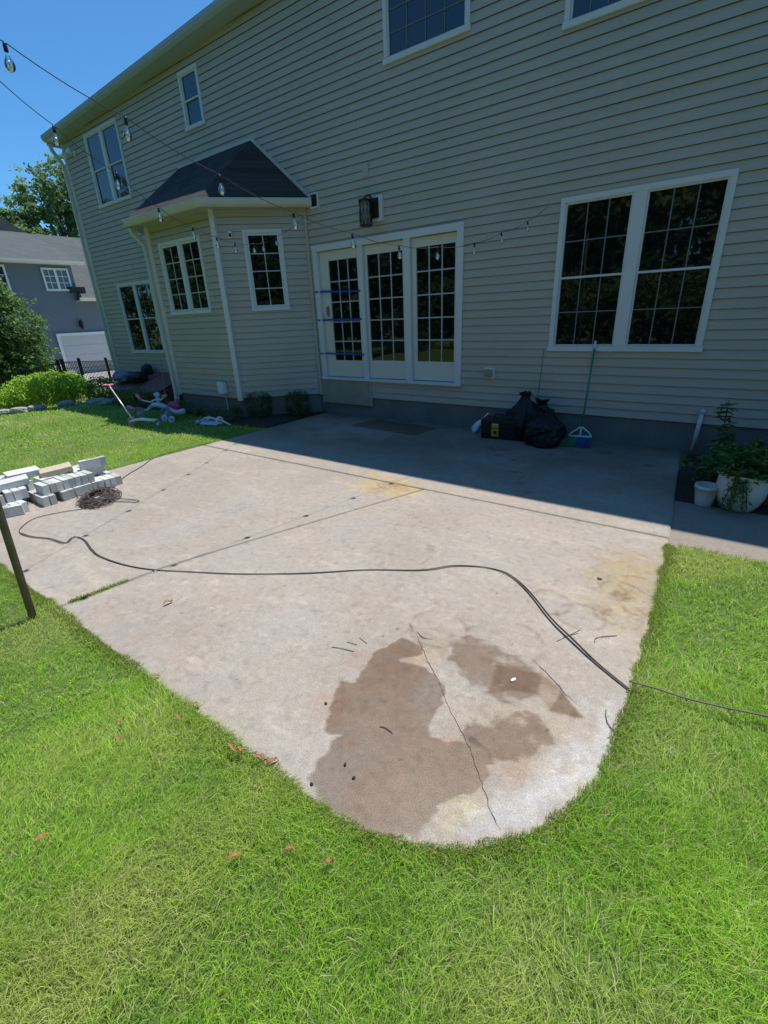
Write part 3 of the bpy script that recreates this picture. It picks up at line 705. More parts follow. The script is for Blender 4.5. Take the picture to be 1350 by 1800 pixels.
mb.add(V+V2, [(0,1,4),(1,2,5,4),(2,3,5),(0,6,7,1),(1,7,8,2),(2,8,9,3),(6,10,7),(7,10,11,8),(8,11,9),(0,4,10,6),(4,5,11,10),(5,3,9,11)])
mb.build('roof', MAT['shingle'], house)
mb = MB()
mb.add([(B_[0], WY-.024, B_[2]), (E3[0], WY-.024, zt), (E3[0]+.05, WY-.026, zt+.03), (B_[0]+.02, WY-.026, B_[2]+.05), (A_[0], WY-.026, A_[2]+.04), (A_[0], WY-.024, A_[2])], [(0,1,2,3),(0,3,4,5)])
mb.build('flashing', MAT['gutter'], house)
rect_spout([(BX1-.12, BY-.24, 3.28), (BX1-.12, BY-.23, 3.20), (BX1-.07, BY-.09, 3.02), (BX1-.06, BY-.075, 2.9), (BX1-.06, BY-.07, .30), (BX1-.03, BY-.12, .14), (BX1+.10, BY-.30, .06)], wd=.05)

ORD = ['first','second','third','fourth','fifth','sixth','seventh','eighth','ninth','tenth','eleventh','twelfth','thirteenth','fourteenth','fifteenth','sixteenth','seventeenth','eighteenth','nineteenth','twentieth','twenty first','twenty second','twenty third']

# ================================================================= NEIGHBOURING HOUSE (plane X = -30, facing +X)
NX = -30.0
MAT['nwall'] = M_('neighbour_siding', (.125,.16,.19), .7, .06, 2, .15, 6)
MAT['nroof'] = MAT['shingle2']
nh = thing('neighbour_house', 'blue grey house next door with garage door, seen past the corner of the near house', 'house', (NX, 11, -.7))
mb = MB(); mb.b2(NX-9, NX, 2.0, 12.9, -1.4, 4.78); mb.b2(NX-9, NX-.01, 12.9, 22, -1.4, 3.14); mb.build('wall', MAT['nwall'], nh)
def slab_q(mb, q, t=.12):
    n = len(q); mb.add([*q]+[(a, b, c-t) for a, b, c in q], [tuple(range(n)), tuple(range(2*n-1, n-1, -1))]+[(k, k+n, (k+1) % n+n, (k+1) % n) for k in range(n)])
RX = NX-5.5
mb = MB()
slab_q(mb, [(NX+.45, 12.72, 3.18), (NX+.45, 22.3, 3.18), (RX, 22.3, 6.93), (RX, 13.45, 6.93), (NX, 12.95, 3.55)])
slab_q(mb, [(NX+.45, 1.6, 4.92), (NX+.45, 13.35, 4.92), (RX, 13.35, 6.95), (RX, 1.6, 6.95)])
slab_q(mb, [(RX, 13.35, 6.96), (RX-.02, 11.6, 8.0), (RX-.02, 2.0, 9.2), (RX, 2.0, 6.96)])
slab_q(mb, [(RX, 1.6, 6.93), (RX, 22.3, 6.93), (NX-10, 22.3, 3.2), (NX-10, 1.6, 3.2)])
mb.build('roof', MAT['nroof'], nh)
for y0, y1, z in ((1.6, 13.4, 4.90), (12.70, 22.3, 3.16)):
    mb = MB(); mb.sweep([(NX+.45, y1, z-.02), (NX+.45, y0, z-.02)], [(0,-.12),(-.10,-.12),(-.13,-.03),(-.13,.03),(0,.03)]); mb.b2(NX, NX+.45, y0, y1, z-.14, z-.12); mb.build('gutter', MAT['cream'], nh)
mb = MB(); mb.b2(NX+.0, NX+.2, 12.5, 13.25, 3.45, 3.72); mb.build('roof_return', MAT['black'], nh)
def nwin(y0, y1, z0, z1):
    mb = MB(); mb.b2(NX, NX+.07, y0, y1, z1-.09, z1); mb.b2(NX, NX+.08, y0, y1, z0, z0+.09); mb.b2(NX, NX+.07, y0, y0+.09, z0+.09, z1-.09); mb.b2(NX, NX+.07, y1-.09, y1, z0+.09, z1-.09)
    ym = (y0+y1)/2; mb.b2(NX, NX+.07, ym-.06, ym+.06, z0+.09, z1-.09); o = mb.build('window', MAT['trim'], nh)
    mb = MB(); mb.b2(NX, NX+.02, y0+.08, ym-.05, z0+.08, z1-.08); mb.b2(NX, NX+.02, ym+.05, y1-.08, z0+.08, z1-.08); mb.build('pane', MAT['paneup'], o)
    mb = MB()
    for a, b in ((y0+.09, ym-.06), (ym+.06, y1-.09)):
        mb.b2(NX+.022, NX+.035, (a+b)/2-.015, (a+b)/2+.015, z0+.09, z1-.09)
        for k in (1, 2): z = z0+.09+(z1-z0-.18)*k/3; mb.b2(NX+.021, NX+.034, a, (a+b)/2-.015, z-.015, z+.015); mb.b2(NX+.021, NX+.034, (a+b)/2+.015, b, z-.015, z+.015)
    mb.build('grille', MAT['trim'], o)
nwin(11.40, 12.68, 3.52, 4.60); nwin(8.6, 9.85, 3.4, 4.66)
mb = MB(); mb.b2(NX, NX+.10, 11.22, 11.36, -.70, 1.44); mb.b2(NX, NX+.10, 15.3, 15.44, -.70, 1.44); mb.b2(NX, NX+.10, 11.36, 15.3, 1.30, 1.44)
gd = mb.build('garage_door', MAT['trim'], nh)
mb = MB()
for k in range(4): mb.b2(NX, NX+.045, 11.36, 15.3, -.69+.4975*k+.006, -.69+.4975*(k+1)-.006)
mb.b2(NX, NX+.03, 11.36, 15.3, -.69, 1.30); mb.build('panel', M_('garage_panel', (.46,.46,.45), .5, .03), gd)
nl_ = thing('wall_lantern', 'small dark lantern above the garage door of the house next door', 'lantern', (NX+.1, 12.58, 1.8))
mb = MB(); mb.lathe([(0,.30),(.10,.22),(.12,.20),(.10,.18),(.09,-.14),(.05,-.2),(0,-.21)], (NX+.18, 12.58, 1.8), 8); mb.b2(NX, NX+.10, 12.53, 12.63, 1.75, 1.9); mb.build('lantern_body', MAT['black'], nl_)
# driveway, one sheet on the terrain
drv, _ = grid_obj('driveway', np.linspace(-29.9, -20.0, 20), np.linspace(9.6, 24, 24), lambda X, Y: T(X, Y)+.012, concrete_mat('drive_concrete', (.5,.48,.46)))
# steps at the neighbour's side
st = MB()
for k in range(4): st.b2(NX+.3+.0, NX+1.9-.35*k, 10.0, 11.15, -.75+.16*k, -.75+.16*(k+1)-.004)
tag(st.build('steps', M_('step_wood', (.5,.47,.42), .7), loc=(NX+1, 10.5, -.75)), 'pale low steps beside the garage of the house next door', 'steps')

# ================================================================= FENCE
MAT['fence'] = M_('black_fence', (.018,.02,.022), .4, .1)
def fence(P, h, label, group=None, pickets=.098):
    root = thing('metal_fence', label, 'fence', (P[0][0], P[0][1], float(T(*P[0]))))
    rails = MB(); pk = MB(); posts = []
    for (a, b) in zip(P[:-1], P[1:]):
        za, zb = float(T(*a)), float(T(*b)); L = math.dist(a, b)
        for hh in (h-.03, h-.20, .12): rails.tube([(a[0], a[1], za+hh), (b[0], b[1], zb+hh)], .019, 4)
        n = int(L/pickets)
        for k in range(1, n):
            t = k/n; x, y, z = a[0]+(b[0]-a[0])*t, a[1]+(b[1]-a[1])*t, za+(zb-za)*t
            pk.tube([(x, y, z+.04), (x, y, z+h-.01)], .011, 4)
    rails.build('rail', MAT['fence'], root); pk.build('picket_row', MAT['fence'], root)
    for a in P:
        z = float(T(*a)); mb = MB(); mb.b2(a[0]-.035, a[0]+.035, a[1]-.035, a[1]+.035, z-.2, z+h+.05); mb.lathe([(.055, z+h+.05), (.055, z+h+.065), (0, z+h+.10)], (a[0], a[1], 0), 4); mb.build('post', MAT['fence'], root)
    return root
f0 = (-16.3, 6.52)
P = [(-15.6, 5.8), f0, (-16.3-.69*1.91, 6.52+.72*1.91), (-16.3-.69*3.8, 6.52+.72*3.8), (-16.3-.69*5.6, 6.52+.72*5.6)]
fence(P, 1.19, 'black metal picket fence running behind the flower bed towards the house corner')
fence([(-15.75, 5.74), (-17.4, 5.3), (-19.2, 4.9), (-21.0, 4.5), (-22.8, 4.1)], 1.19, 'black picket fence section under the leafy green tree')

# ================================================================= FOLIAGE
def leaf_mesh(pts, nrm_bias, size, rnd, mat, name, parent=None, aspect=.5, jitter=.9, curl=.25, parts=None):
    """pts Nx3: one folded leaf (2 quads) per point, in any direction"""
    n = len(pts); r_ = rng
    size = np.broadcast_to(size, (n,))[:, None]
    a = r_.normal(size=(n, 3)); a /= np.linalg.norm(a, axis=1)[:, None]
    nb = nrm_bias + r_.normal(size=(n, 3))*jitter; nb /= np.linalg.norm(nb, axis=1)[:, None]+1e-9
    u = a - nb*(a*nb).sum(1)[:, None]; u /= np.linalg.norm(u, axis=1)[:, None]+1e-9
    v = np.cross(nb, u)
    L = size; Wd = size*aspect
    p0 = pts - u*L*.5; p3 = pts + u*L*.5 - nb*L*curl*.5; pm = pts
    q1 = pts + v*Wd*.5 + nb*L*curl*.25; q2 = pts - v*Wd*.5 + nb*L*curl*.25
    V = np.stack([p0, q1, p3, q2, ], 1).reshape(-1, 3)
    b = np.arange(n)[:, None]*4
    F = np.concatenate([b+np.array([[0, 1, 2]]), b+np.array([[0, 2, 3]])], 0)
    me = bpy.data.meshes.new(name)
    me.vertices.add(len(V)); me.vertices.foreach_set('co', V.astype(np.float32).ravel())
    me.loops.add(F.size); me.loops.foreach_set('vertex_index', F.astype(np.int32).ravel())
    me.polygons.add(len(F)); me.polygons.foreach_set('loop_start', np.arange(len(F), dtype=np.int32)*3)
    me.update(calc_edges=True)
    at = me.attributes.new('rnd', 'FLOAT', 'POINT'); at.data.foreach_set('value', np.repeat(rnd, 4).astype(np.float32))
    me.materials.append(mat)
    o = bpy.data.objects.new(name, me); C.objects.link(o)
    if parent is not None: o.parent = parent; o.matrix_parent_inverse = Matrix.Translation(-wloc(parent))
    return o
MAT['leaf_dark'] = leaf_mat('oak_leaves', (.06,.12,.035), (.20,.30,.085), .5)
MAT['leaf_mid'] = leaf_mat('tree_leaves', (.06,.14,.035), (.25,.38,.10), .5)
MAT['leaf_lime'] = leaf_mat('lime_leaves', (.22,.42,.03), (.55,.72,.10), .5)
MAT['leaf_box'] = leaf_mat('boxwood_leaves', (.035,.075,.022), (.11,.19,.055), .35)
MAT['leaf_fern'] = leaf_mat('fern_leaves', (.08,.16,.03), (.22,.34,.08), .4)
MAT['bark'] = M_('bark', (.09,.07,.055), .9, .3, 8, .8, 20)
def tree(name, label, base, lobes, n, size, mat, group=None, trunk_r=.25, seed=1, height=None):
    """lobes: (x,y,z,rx,ry,rz) relative to world; leaves sit in clumps near lobe surfaces"""
    global rng
    rng = np.random.default_rng(seed); rr = random.Random(seed)
    root = thing(name, label, 'tree', base, group)
    mb = MB(); b = Vector(base); top = Vector((np.mean([l[0] for l in lobes]), np.mean([l[1] for l in lobes]), max(l[2] for l in lobes)))
    k1 = b.lerp(top, .4)+Vector((rr.uniform(-.2, .2), rr.uniform(-.2, .2), 0))
    mb.tube([b+Vector((0,0,-.2)), b+Vector((0,0,.5)), k1, top], [trunk_r*1.25, trunk_r, trunk_r*.7, trunk_r*.15], 10)
    for l in lobes:
        c = Vector(l[:3]); s = b.lerp(top, rr.uniform(.3, .6)); mid = s.lerp(c, .5)+Vector((0, 0, .3))
        mb.tube([s, mid, c], [trunk_r*.42, trunk_r*.25, trunk_r*.06], 7)
        for q in range(4):
            d = Vector((rr.gauss(0,1), rr.gauss(0,1), rr.gauss(0,.7))).normalized(); mb.tube([mid.lerp(c, .6), c+Vector((d.x*l[3], d.y*l[4], d.z*l[5]))*.8], [trunk_r*.14, trunk_r*.03], 5)
    mb.build('trunk', MAT['bark'], root, True)
    P = []; Rn = []; N_ = []
    vol = np.array([l[3]*l[4]+l[4]*l[5]+l[3]*l[5] for l in lobes]); vol = vol/vol.sum()
    for l, f in zip(lobes, vol):
        nc = max(6, int(n*f/26)); d = rng.normal(size=(nc, 3)); d /= np.linalg.norm(d, axis=1)[:, None]
        rad = rng.uniform(.45, 1.05, nc)**.6
        cc = d*rad[:, None]*np.array(l[3:6])+np.array(l[:3]); cs = rng.uniform(.12, .30, nc)*max(l[3:6])
        k = rng.integers(14, 40, nc); idx = np.repeat(np.arange(nc), k)
        off = rng.normal(size=(len(idx), 3))*.5; off[:, 2] *= .6
        P.append(cc[idx]+off*cs[idx][:, None]); N_.append(d[idx]*.8+np.array([0, 0, .7]))
        Rn.append(np.clip(rng.normal(.45, .2, nc)[idx]+rng.normal(0, .16, len(idx)), 0, 1))
    P = np.concatenate(P); N_ = np.concatenate(N_); Rn = np.concatenate(Rn)
    leaf_mesh(P, N_, rng.uniform(.6, 1.3, len(P))*size, Rn, mat, 'crown', root, .6)
    return root
tree('shade_tree', 'tall broad leafy tree rising behind the roof of the house next door', (-45, 19.5, -1), [
    (-45, 20.6, 11.6, 2.2, 1.9, 2.2), (-45.5, 18.6, 11.0, 2.0, 1.5, 1.9), (-45, 16.9, 9.6, 1.6, 1.2, 1.3), (-44.5, 21.2, 9.4, 2.2, 1.6, 1.8), (-46, 18.6, 8.6, 2.4, 2.2, 1.7), (-45, 15.7, 9.0, 1.0, .8, .9), (-45.5, 22.5, 11, 2.5, 2.2, 3.0), (-45, 24.5, 9, 2.2, 2, 2.6), (-45, 16.6, 8.0, 2, 1.6, 1.0)],
    15000, .30, leaf_mat('far_tree_leaves', (.11,.19,.07), (.32,.44,.17), .55), trunk_r=.5, seed=5)
tree('garden_tree', 'dense rounded dark green tree at the left edge, behind the fence', (-20, 5.6, -1.5), [
    (-20, 6.0, 1.7, 1.2, 1.2, 1.2), (-20.2, 5.4, 2.2, 1.2, 1.1, 1.1), (-20, 5.9, 2.8, .8, .75, .7), (-19.8, 6.3, .8, 1.0, .8, .8), (-20, 5.2, .7, 1.2, 1.2, .9), (-20, 4.6, 1.6, 1.2, 1.2, 1.4)],
    24000, .115, MAT['leaf_mid'], trunk_r=.16, seed=8)
tree('yard_bush_tree', 'low yellow green shrubby tree between the dark tree and the garage', (-19.0, 6.7, -.75), [
    (-19.0, 6.7, .0, .45, .5, .45), (-19, 7.0, -.25, .4, .4, .3)], 2600, .09, leaf_mat('shrub_leaves', (.05,.11,.02), (.17,.26,.05), .35), trunk_r=.05, seed=9)
# trees across the back yard, behind the viewer: the lower panes mirror them; low ones added to darken reflections
for k, (x, y, h, r_) in enumerate([(3,-17,11,4.2),(-6,-19,12,4.5),(11,-16,10,4),(18,-13,11,4.6),(-15,-17,11,4.5),(24,-6,11,4.5),(-24,-14,12,4.5),(13,-21,13,5),(-29,-9,12,5),(-36,-15,13,5),(-20,-22,13,5),(-42,-5,12,5),(-33,-26,14,6),(-11,-24,13,5),(1,-23,13,5),(7,-19,11,4.6),(-21,-3,4.5,2.2),(-25,-7,5,2.6),(-28,-1,5,2.6),(-12,-10,3.5,2.3),(-7.5,-11,3.2,2.4),(-3,-10.5,3.4,2.3),(1.5,-11,3.2,2.4),(6,-10.5,3.5,2.4),(10.5,-11,3.2,2.4)]):
    tree('back_yard_tree', 'large leafy tree across the back yard, mirrored in the ground floor windows' if h > 6 else 'low bushy tree added out of view to darken reflections in the ground floor windows', (x, y, -.2),
         [(x, y, h*.62, r_, r_, h*.33), (x+r_*.5, y+.8, h*.42, r_*.8, r_*.8, h*.26), (x-r_*.5, y+.6, h*.45, r_*.8, r_*.8, h*.28), (x, y+1, h*.20, r_*1.1, r_*.6, h*.22), (x+r_*.8, y+1, h*.14, r_*.7, r_*.6, h*.16)],
         7000 if h > 6 else 3500, .55 if h > 6 else .3, MAT['leaf_dark'], 'trees across the back yard' if h > 6 else 'low trees added out of view for the window reflections', .3 if h > 6 else .12, 20+k)

def bush(name, label, cat, c, rad, n, size, mat, boxy=0., seed=1, group=None, stems=5):
    global rng
    rng = np.random.default_rng(seed)
    root = thing(name, label, cat, (c[0], c[1], c[2]-rad[2]), group)
    d = rng.normal(size=(n, 3)); d /= np.linalg.norm(d, axis=1)[:, None]
    if boxy: d = np.sign(d)*np.abs(d)**(1-boxy); d /= np.maximum(np.abs(d).max(1)*boxy+np.linalg.norm(d, axis=1)*(1-boxy), 1e-6)[:, None]
    rr = rng.uniform(.35, 1.0, n)**.45*(1+.16*(fbm(d[:,0]*2+5, d[:,1]*2+d[:,2]*2+9, 2.2, seed)-.5)*2)
    P = d*rr[:, None]*np.array(rad)+np.array(c)+rng.normal(size=(n, 3))*size*.35
    P = P[P[:, 2] > c[2]-rad[2]*.98]
    leaf_mesh(P, (P-np.array(c))/np.array(rad)*.7+np.array([0,0,.5]), rng.uniform(.6, 1.3, len(P))*size, np.clip(rng.normal(.5, .25, len(P)), 0, 1), mat, 'foliage', root, .55)
    mb = MB()
    for k in range(stems):
        a = rng.uniform(0, 6.28); mb.tube([(c[0], c[1], c[2]-rad[2]-.03), (c[0]+math.cos(a)*rad[0]*.3, c[1]+math.sin(a)*rad[1]*.3, c[2]), (c[0]+math.cos(a)*rad[0]*.6, c[1]+math.sin(a)*rad[1]*.6, c[2]+rad[2]*.5)], [.012, .009, .004], 5)
    mb.build('stem', MAT['bark'], root)
    return root
bush('lime_bush', 'bright yellow green leafy mound in the stone edged bed at the left', 'bush', (-14.75, 4.95, .22), (.75, 1.02, .42), 5200, .085, MAT['leaf_lime'], seed=3)
bush('lime_bush', 'smaller bright green clump at the left end of the stone edged bed', 'bush', (-15.3, 4.0, .0), (.6, .5, .30), 1800, .085, MAT['leaf_lime'], seed=4)
bush('boxwood', 'clipped round boxwood beside the bay corner, the left one of two', 'shrub', (-7.02, 5.62, .22), (.24, .23, .25), 2600, .028, MAT['leaf_box'], .35, 11, 'boxwoods at the patio edge')
bush('boxwood', 'clipped boxwood in the corner beside the grey door panel, the right one of two', 'shrub', (-6.42, 6.02, .22), (.22, .22, .23), 2600, .028, MAT['leaf_box'], .45, 12, 'boxwoods at the patio edge')
# dim ground covers under the bay
def fern(name, label, c, h, n, seed, mat='leaf_fern', cat='plant', group=None, spread=.3):
    global rng
    rng = np.random.default_rng(seed); root = thing(name, label, cat, c, group); P = []; N_ = []; mb = MB()
    for k in range(n):
        a = rng.uniform(0, 6.28); l = rng.uniform(.6, 1.1)*h; out = spread*rng.uniform(.5, 1.2)
        q = [np.array(c)+np.array([math.cos(a)*out*t, math.sin(a)*out*t, l*(t*1.9-1.15*t*t)]) for t in np.linspace(0, 1, 9)]
        mb.tube(q, [.004]*8+[.001], 4)
        for i, pnt in enumerate(q[2:]):
            for s in (-1, 1):
                for e_ in range(3):
                    P.append(pnt+np.array([-math.sin(a), math.cos(a), 0])*s*(.012+.018*e_)*(1.1-i/8)+rng.normal(size=3)*.006); N_.append((0, 0, 1))
    mb.build('stem', MAT['leaf_stem'], root)
    leaf_mesh(np.array(P), np.array(N_, float), rng.uniform(.7, 1.3, len(P))*h*.11, np.clip(rng.normal(.5, .25, len(P)), 0, 1), MAT[mat], 'foliage', root, .4, .5)
    return root
MAT['leaf_stem'] = M_('green_stem', (.05,.09,.03), .6)
for k, (x, y, h, sp, lb) in enumerate([(-8.75,5.08,.34,.25,'upright fern in the shaded bed just right of the downspout foot'),(-8.25,5.12,.24,.28,'low fern in the bed below the white wall box'),(-7.75,5.22,.22,.25,'low fern left of the weeds beside the bay corner'),
        (-7.45,5.0,.20,.32,'feathery fern nearest the boxwood, spreading over the grass'),(-7.15,4.98,.17,.28,'feathery green fern between the small silver scooter and the patio'),(-9.0,5.2,.3,.22,'thin fern behind the bicycle at the bay wall'),(-7.35,5.3,.30,.14,'thin upright weed against the bay foundation')]):
    fern('fern', lb, (x, y, float(T(x, y))), h, 16, 40+k, spread=sp)

# stone edging of the bed
MAT['stone'] = M_('edging_stone', (.33,.33,.30), .85, .25, 6, .5, 25)
def rock(c, d, rot, seed, mat='stone'):
    rr = random.Random(seed); bm = bmesh.new(); bmesh.ops.create_cube(bm, size=1)
    bmesh.ops.subdivide_edges(bm, edges=bm.edges[:], cuts=2, use_grid_fill=True)
    for v in bm.verts:
        v.co = v.co.normalized()*(.45+.25*v.co.length)+Vector((rr.uniform(-.05,.05), rr.uniform(-.05,.05), rr.uniform(-.05,.05)))
        v.co = Vector((v.co.x*d[0], v.co.y*d[1], v.co.z*d[2]))
    me = bpy.data.meshes.new('edging_stone'); bm.to_mesh(me); bm.free(); me.materials.append(MAT[mat])
    o = bpy.data.objects.new('edging_stone', me); C.objects.link(o); o.location = c; o.rotation_euler = (0, 0, rot)
    return o
def edge_pts(P, step):
    out = []
    for a, b in zip(P[:-1], P[1:]):
        L = math.dist(a, b); n = max(1, int(L/step))
        for k in range(n): t = k/n; out.append((a[0]+(b[0]-a[0])*t, a[1]+(b[1]-a[1])*t, math.atan2(b[1]-a[1], b[0]-a[0])))
    return out
k = 0
for (x, y, an) in edge_pts([(-15.6,3.45),(-14.5,3.75),(-13.85,4.3),(-13.7,4.9),(-13.8,5.35)], .36):
    for lay in (0,):
        k += 1
        ek = k; o = rock((x+random.uniform(-.03,.03), y, float(T(x, y))+.07+.12*lay), (.38, .22, .17), an+random.uniform(-.15,.15), k)
        tag(o, '%s grey stone from the left in the low edging by the bright bush' % ORD[k-1], 'stone', 'stones edging the left bed')
# loose stones and rubble at the bed by the house corner
for q in range(16):
    x = -13.5+q*.12+random.uniform(-.05,.05); y = 5.35+random.uniform(-.35,.15)+(x+12.5)*-.05; k += 1
    o = rock((x, y, float(T(x, y))+.05), (random.uniform(.12,.3), random.uniform(.1,.2), random.uniform(.08,.16)), random.uniform(0,3), k)
    tag(o, 'loose grey stone in the rubble beside the house corner, %s from its left end' % ORD[q], 'stone', 'loose stones by the house corner')
bush('ground_cover_plant', 'dark low leafy plant growing at the house corner by the fence', 'plant', (-14.2, 6.1, .05), (.8, .4, .35), 1800, .07, MAT['leaf_mid'], seed=31)
bush('ground_cover_plant', 'dark green plant spreading in front of the red brown cellar hatch', 'plant', (-10.9, 5.35, .12), (.9, .3, .24), 1800, .06, MAT['leaf_mid'], seed=32)
bush('ground_cover_plant', 'bright green plant beyond the fence next to the downspout', 'plant', (-18.4, 8.9, .0), (.5, .35, .5), 1500, .08, MAT['leaf_lime'], seed=33)

# cellar hatch, tarp and dark bag on it
MAT['hatch'] = M_('red_brown_hatch', (.20,.085,.075), .6, .2, 5)
ch = thing('cellar_hatch', 'low sloping red brown cellar hatch against the wall below the far left window', 'hatch', (-11.6, 5.9, 0))
x0_, x1_ = -12.6, -10.35
mb = MB(); mb.add([(x0_, 5.55, -.05), (x1_, 5.55, -.05), (x1_, WY-.03, -.05), (x0_, WY-.03, -.05), (x0_, 5.55, .20), (x1_, 5.55, .20), (x1_, WY-.03, .52), (x0_, WY-.03, .52)], [(0,1,5,4),(1,2,6,5),(2,3,7,6),(3,0,4,7),(0,3,2,1),(4,5,6,7)])
mb.build('hatch_frame', MAT['hatch'], ch)
for a, b in ((x0_+.05, -11.50), (-11.45, x1_-.05)):
    mb = MB(); mb.add([(a, 5.52, .215), (b, 5.52, .215), (b, WY-.06, .54), (a, WY-.06, .54), (a, 5.52, .25), (b, 5.52, .25), (b, WY-.06, .575), (a, WY-.06, .575)], [(0,1,5,4),(1,2,6,5),(2,3,7,6),(3,0,4,7),(0,3,2,1),(4,5,6,7)])
    mb.build('hatch_leaf', MAT['hatch'], ch)
def crumple(name, label, cat, c, d, mat, seed, amp=.22, sub=4, knot=None):
    bm = bmesh.new(); bmesh.ops.create_icosphere(bm, subdivisions=sub, radius=1)
    rr = np.random.default_rng(seed); off = rr.random(3)*50
    from mathutils import noise as mn
    for v in bm.verts:
        q = v.co.copy(); s = mn.noise(q*1.7+Vector(off))*.5+abs(mn.noise(q*4.2+Vector(off)))*.5-abs(mn.noise(q*8+Vector(off)))*.25
        q *= 1+amp*s*1.6
        if q.z < -.55: q.z = -.55+(q.z+.55)*.15
        v.co = Vector((q.x*d[0], q.y*d[1], (q.z+.6)/1.6*d[2]))
        if knot and v.co.z > d[2]*.62:
            t = (v.co.z/d[2]-.62)/.38; k_ = 1-knot*min(1, t*1.5)
            v.co.x *= k_; v.co.y *= k_
    me = bpy.data.meshes.new(name); bm.to_mesh(me); bm.free(); me.materials.append(mat)
    o = bpy.data.objects.new(name, me); C.objects.link(o); o.location = c
    if label: tag(o, label, cat)
    return o
crumple('tarp', 'crumpled grey blue tarp heaped on the left end of the cellar hatch', 'tarp', (-12.35, 5.9, .40), (.38,.26,.24), M_('grey_tarp', (.14,.18,.25), .5, .2), 3)
crumple('rubbish_bag', 'small black bag lying on the cellar hatch beside the tarp', 'bag', (-11.8, 5.9, .42), (.30,.22,.20), MAT['black'], 4)
crumple('rubbish_bag', 'small black bundle standing on the cellar hatch against the wall', 'bag', (-12.0, 6.3, .5), (.18,.12,.26), MAT['black'], 5)
mb = MB(); mb.tube([(-9.84, 5.40, -.05), (-9.62, 5.38, 1.02)], .010, 6); tag(mb.build('plant_stake', M_('stake_wood', (.30,.28,.22), .8), loc=(-9.84, 5.40, -.03)), 'thin upright stake standing left of the bay downspout', 'stake')

# ================================================================= LEANING POLE + STRING LIGHTS
pm = M_('pole_wood', (.16,.125,.09), .75, .25, 12, .4, 40)
pb, pt_ = Vector((-3.27,.63,-.05)), Vector((-3.29,.80,3.12))
mb = MB(); mb.tube([pb, pb.lerp(pt_, .5), pt_], [.021,.020,.019], 14); 
pole = thing('light_pole', 'slim brown pole planted in the grass at the left edge of the patio', 'pole', (-3.27,.63,0)); mb.build('post', pm, pole, True)
mb = MB(); mb.lathe([(.022,3.10),(.024,3.13),(0,3.14)], (pt_.x, pt_.y, 0), 12); mb.tube([(pt_.x, pt_.y, 3.06), (pt_.x+.03, pt_.y+.04, 3.07), (pt_.x+.03, pt_.y+.05, 3.10)], .004, 6); mb.build('hook', MAT['darkmetal'], pole)

MAT['wire'] = M_('black_wire', (.03,.03,.03), .5)
def bulb_glass():
    m = bpy.data.materials.new('bulb_glass'); m.use_nodes = True; N = m.node_tree.nodes; L = m.node_tree.links; N.clear()
    out = N.new('ShaderNodeOutputMaterial'); g = N.new('ShaderNodeBsdfGlossy'); g.inputs['Roughness'].default_value = .08; g.inputs[0].default_value = (1,1,1,1)
    t = N.new('ShaderNodeBsdfTransparent'); t.inputs[0].default_value = (.97,.98,.99,1); fr = N.new('ShaderNodeFresnel'); fr.inputs[0].default_value = 1.7
    mr = N.new('ShaderNodeMath'); mr.operation = 'ADD'; mr.inputs[1].default_value = .26; mr.use_clamp = True; L.new(fr.outputs[0], mr.inputs[0])
    mx = N.new('ShaderNodeMixShader'); L.new(mr.outputs[0], mx.inputs[0]); L.new(t.outputs[0], mx.inputs[1]); L.new(g.outputs[0], mx.inputs[2]); L.new(mx.outputs[0], out.inputs[0])
    return m
MAT['bulb'] = bulb_glass(); MAT['filament'] = M_('filament_support', (.75,.72,.62), .3, .05, 5, metal=.5)
SB = .72
bp_ = [(.012,0),(.014,-.012),(.026,-.032),(.031,-.050),(.029,-.066),(.020,-.080),(.008,-.087),(.001,-.088)]
bp_ = [(a*SB, b*SB) for a, b in bp_]
protoG = MB().lathe(bp_, n=18); protoS = MB().lathe([(0,.024),(.006,.024),(.0085,.018),(.0095,.0),(.0095,-.010),(.008,-.012)], n=12)
protoF = MB().tube([(0,0,-.02),(0,0,-.052)], .004, 6); protoF.tube([(-.010,0,-.045),(-.007,0,-.066),(0,0,-.05),(.007,0,-.066),(.010,0,-.045)], .0016, 5)
meshes = {}
def proto_mesh(nm, mbp, mt, smooth=True):
    o = mbp.build(nm, mt, None, smooth); me = o.data; bpy.data.objects.remove(o); return me
mG = proto_mesh('bulb', protoG, MAT['bulb']); mS = proto_mesh('socket', protoS, MAT['black']); mF = proto_mesh('filament', protoF, MAT['filament'])
def string_light(label, sockets, ends, group='string lights over the patio'):
    root = thing('string_light', label, 'string lights', tuple(ends[0]), group)
    anchors = [Vector(ends[0])]+[Vector(s) for s in sockets]+[Vector(ends[1])]
    path = []
    for a, b in zip(anchors[:-1], anchors[1:]):
        n = 8
        for k in range(n):
            t = k/n; q = a.lerp(b, t); q.z -= .035*4*t*(1-t)*(b-a).length; path.append(q)
    path.append(anchors[-1])
    mb = MB(); mb.tube([q+Vector((0,0,.027)) for q in path], .0026, 6)
    mb.build('cable', MAT['wire'], root)
    base = Vector(root.location)
    for s in sockets:
        b = bpy.data.objects.new('bulb', mG); C.objects.link(b); b.parent = root; b.location = Vector(s)-base-Vector((0,0,.022)); b.rotation_euler = (random.uniform(-.12,.12), random.uniform(-.12,.12), random.uniform(0,3))
        for nm, me, z in (('socket', mS, .022), ('filament', mF, 0)):
            c = bpy.data.objects.new(nm, me); C.objects.link(c); c.parent = b; c.location = (0, 0, z)
    return root
s1 = [(-3.119,1.313,2.887),(-3.042,1.798,2.698),(-2.959,2.318,2.499),(-2.872,2.863,2.343),(-2.783,3.419,2.248),(-2.695,3.964,2.190),(-2.61,4.495,2.205),(-2.514,5.096,2.273),(-2.434,5.597,2.405),(-2.349,6.131,2.556)]
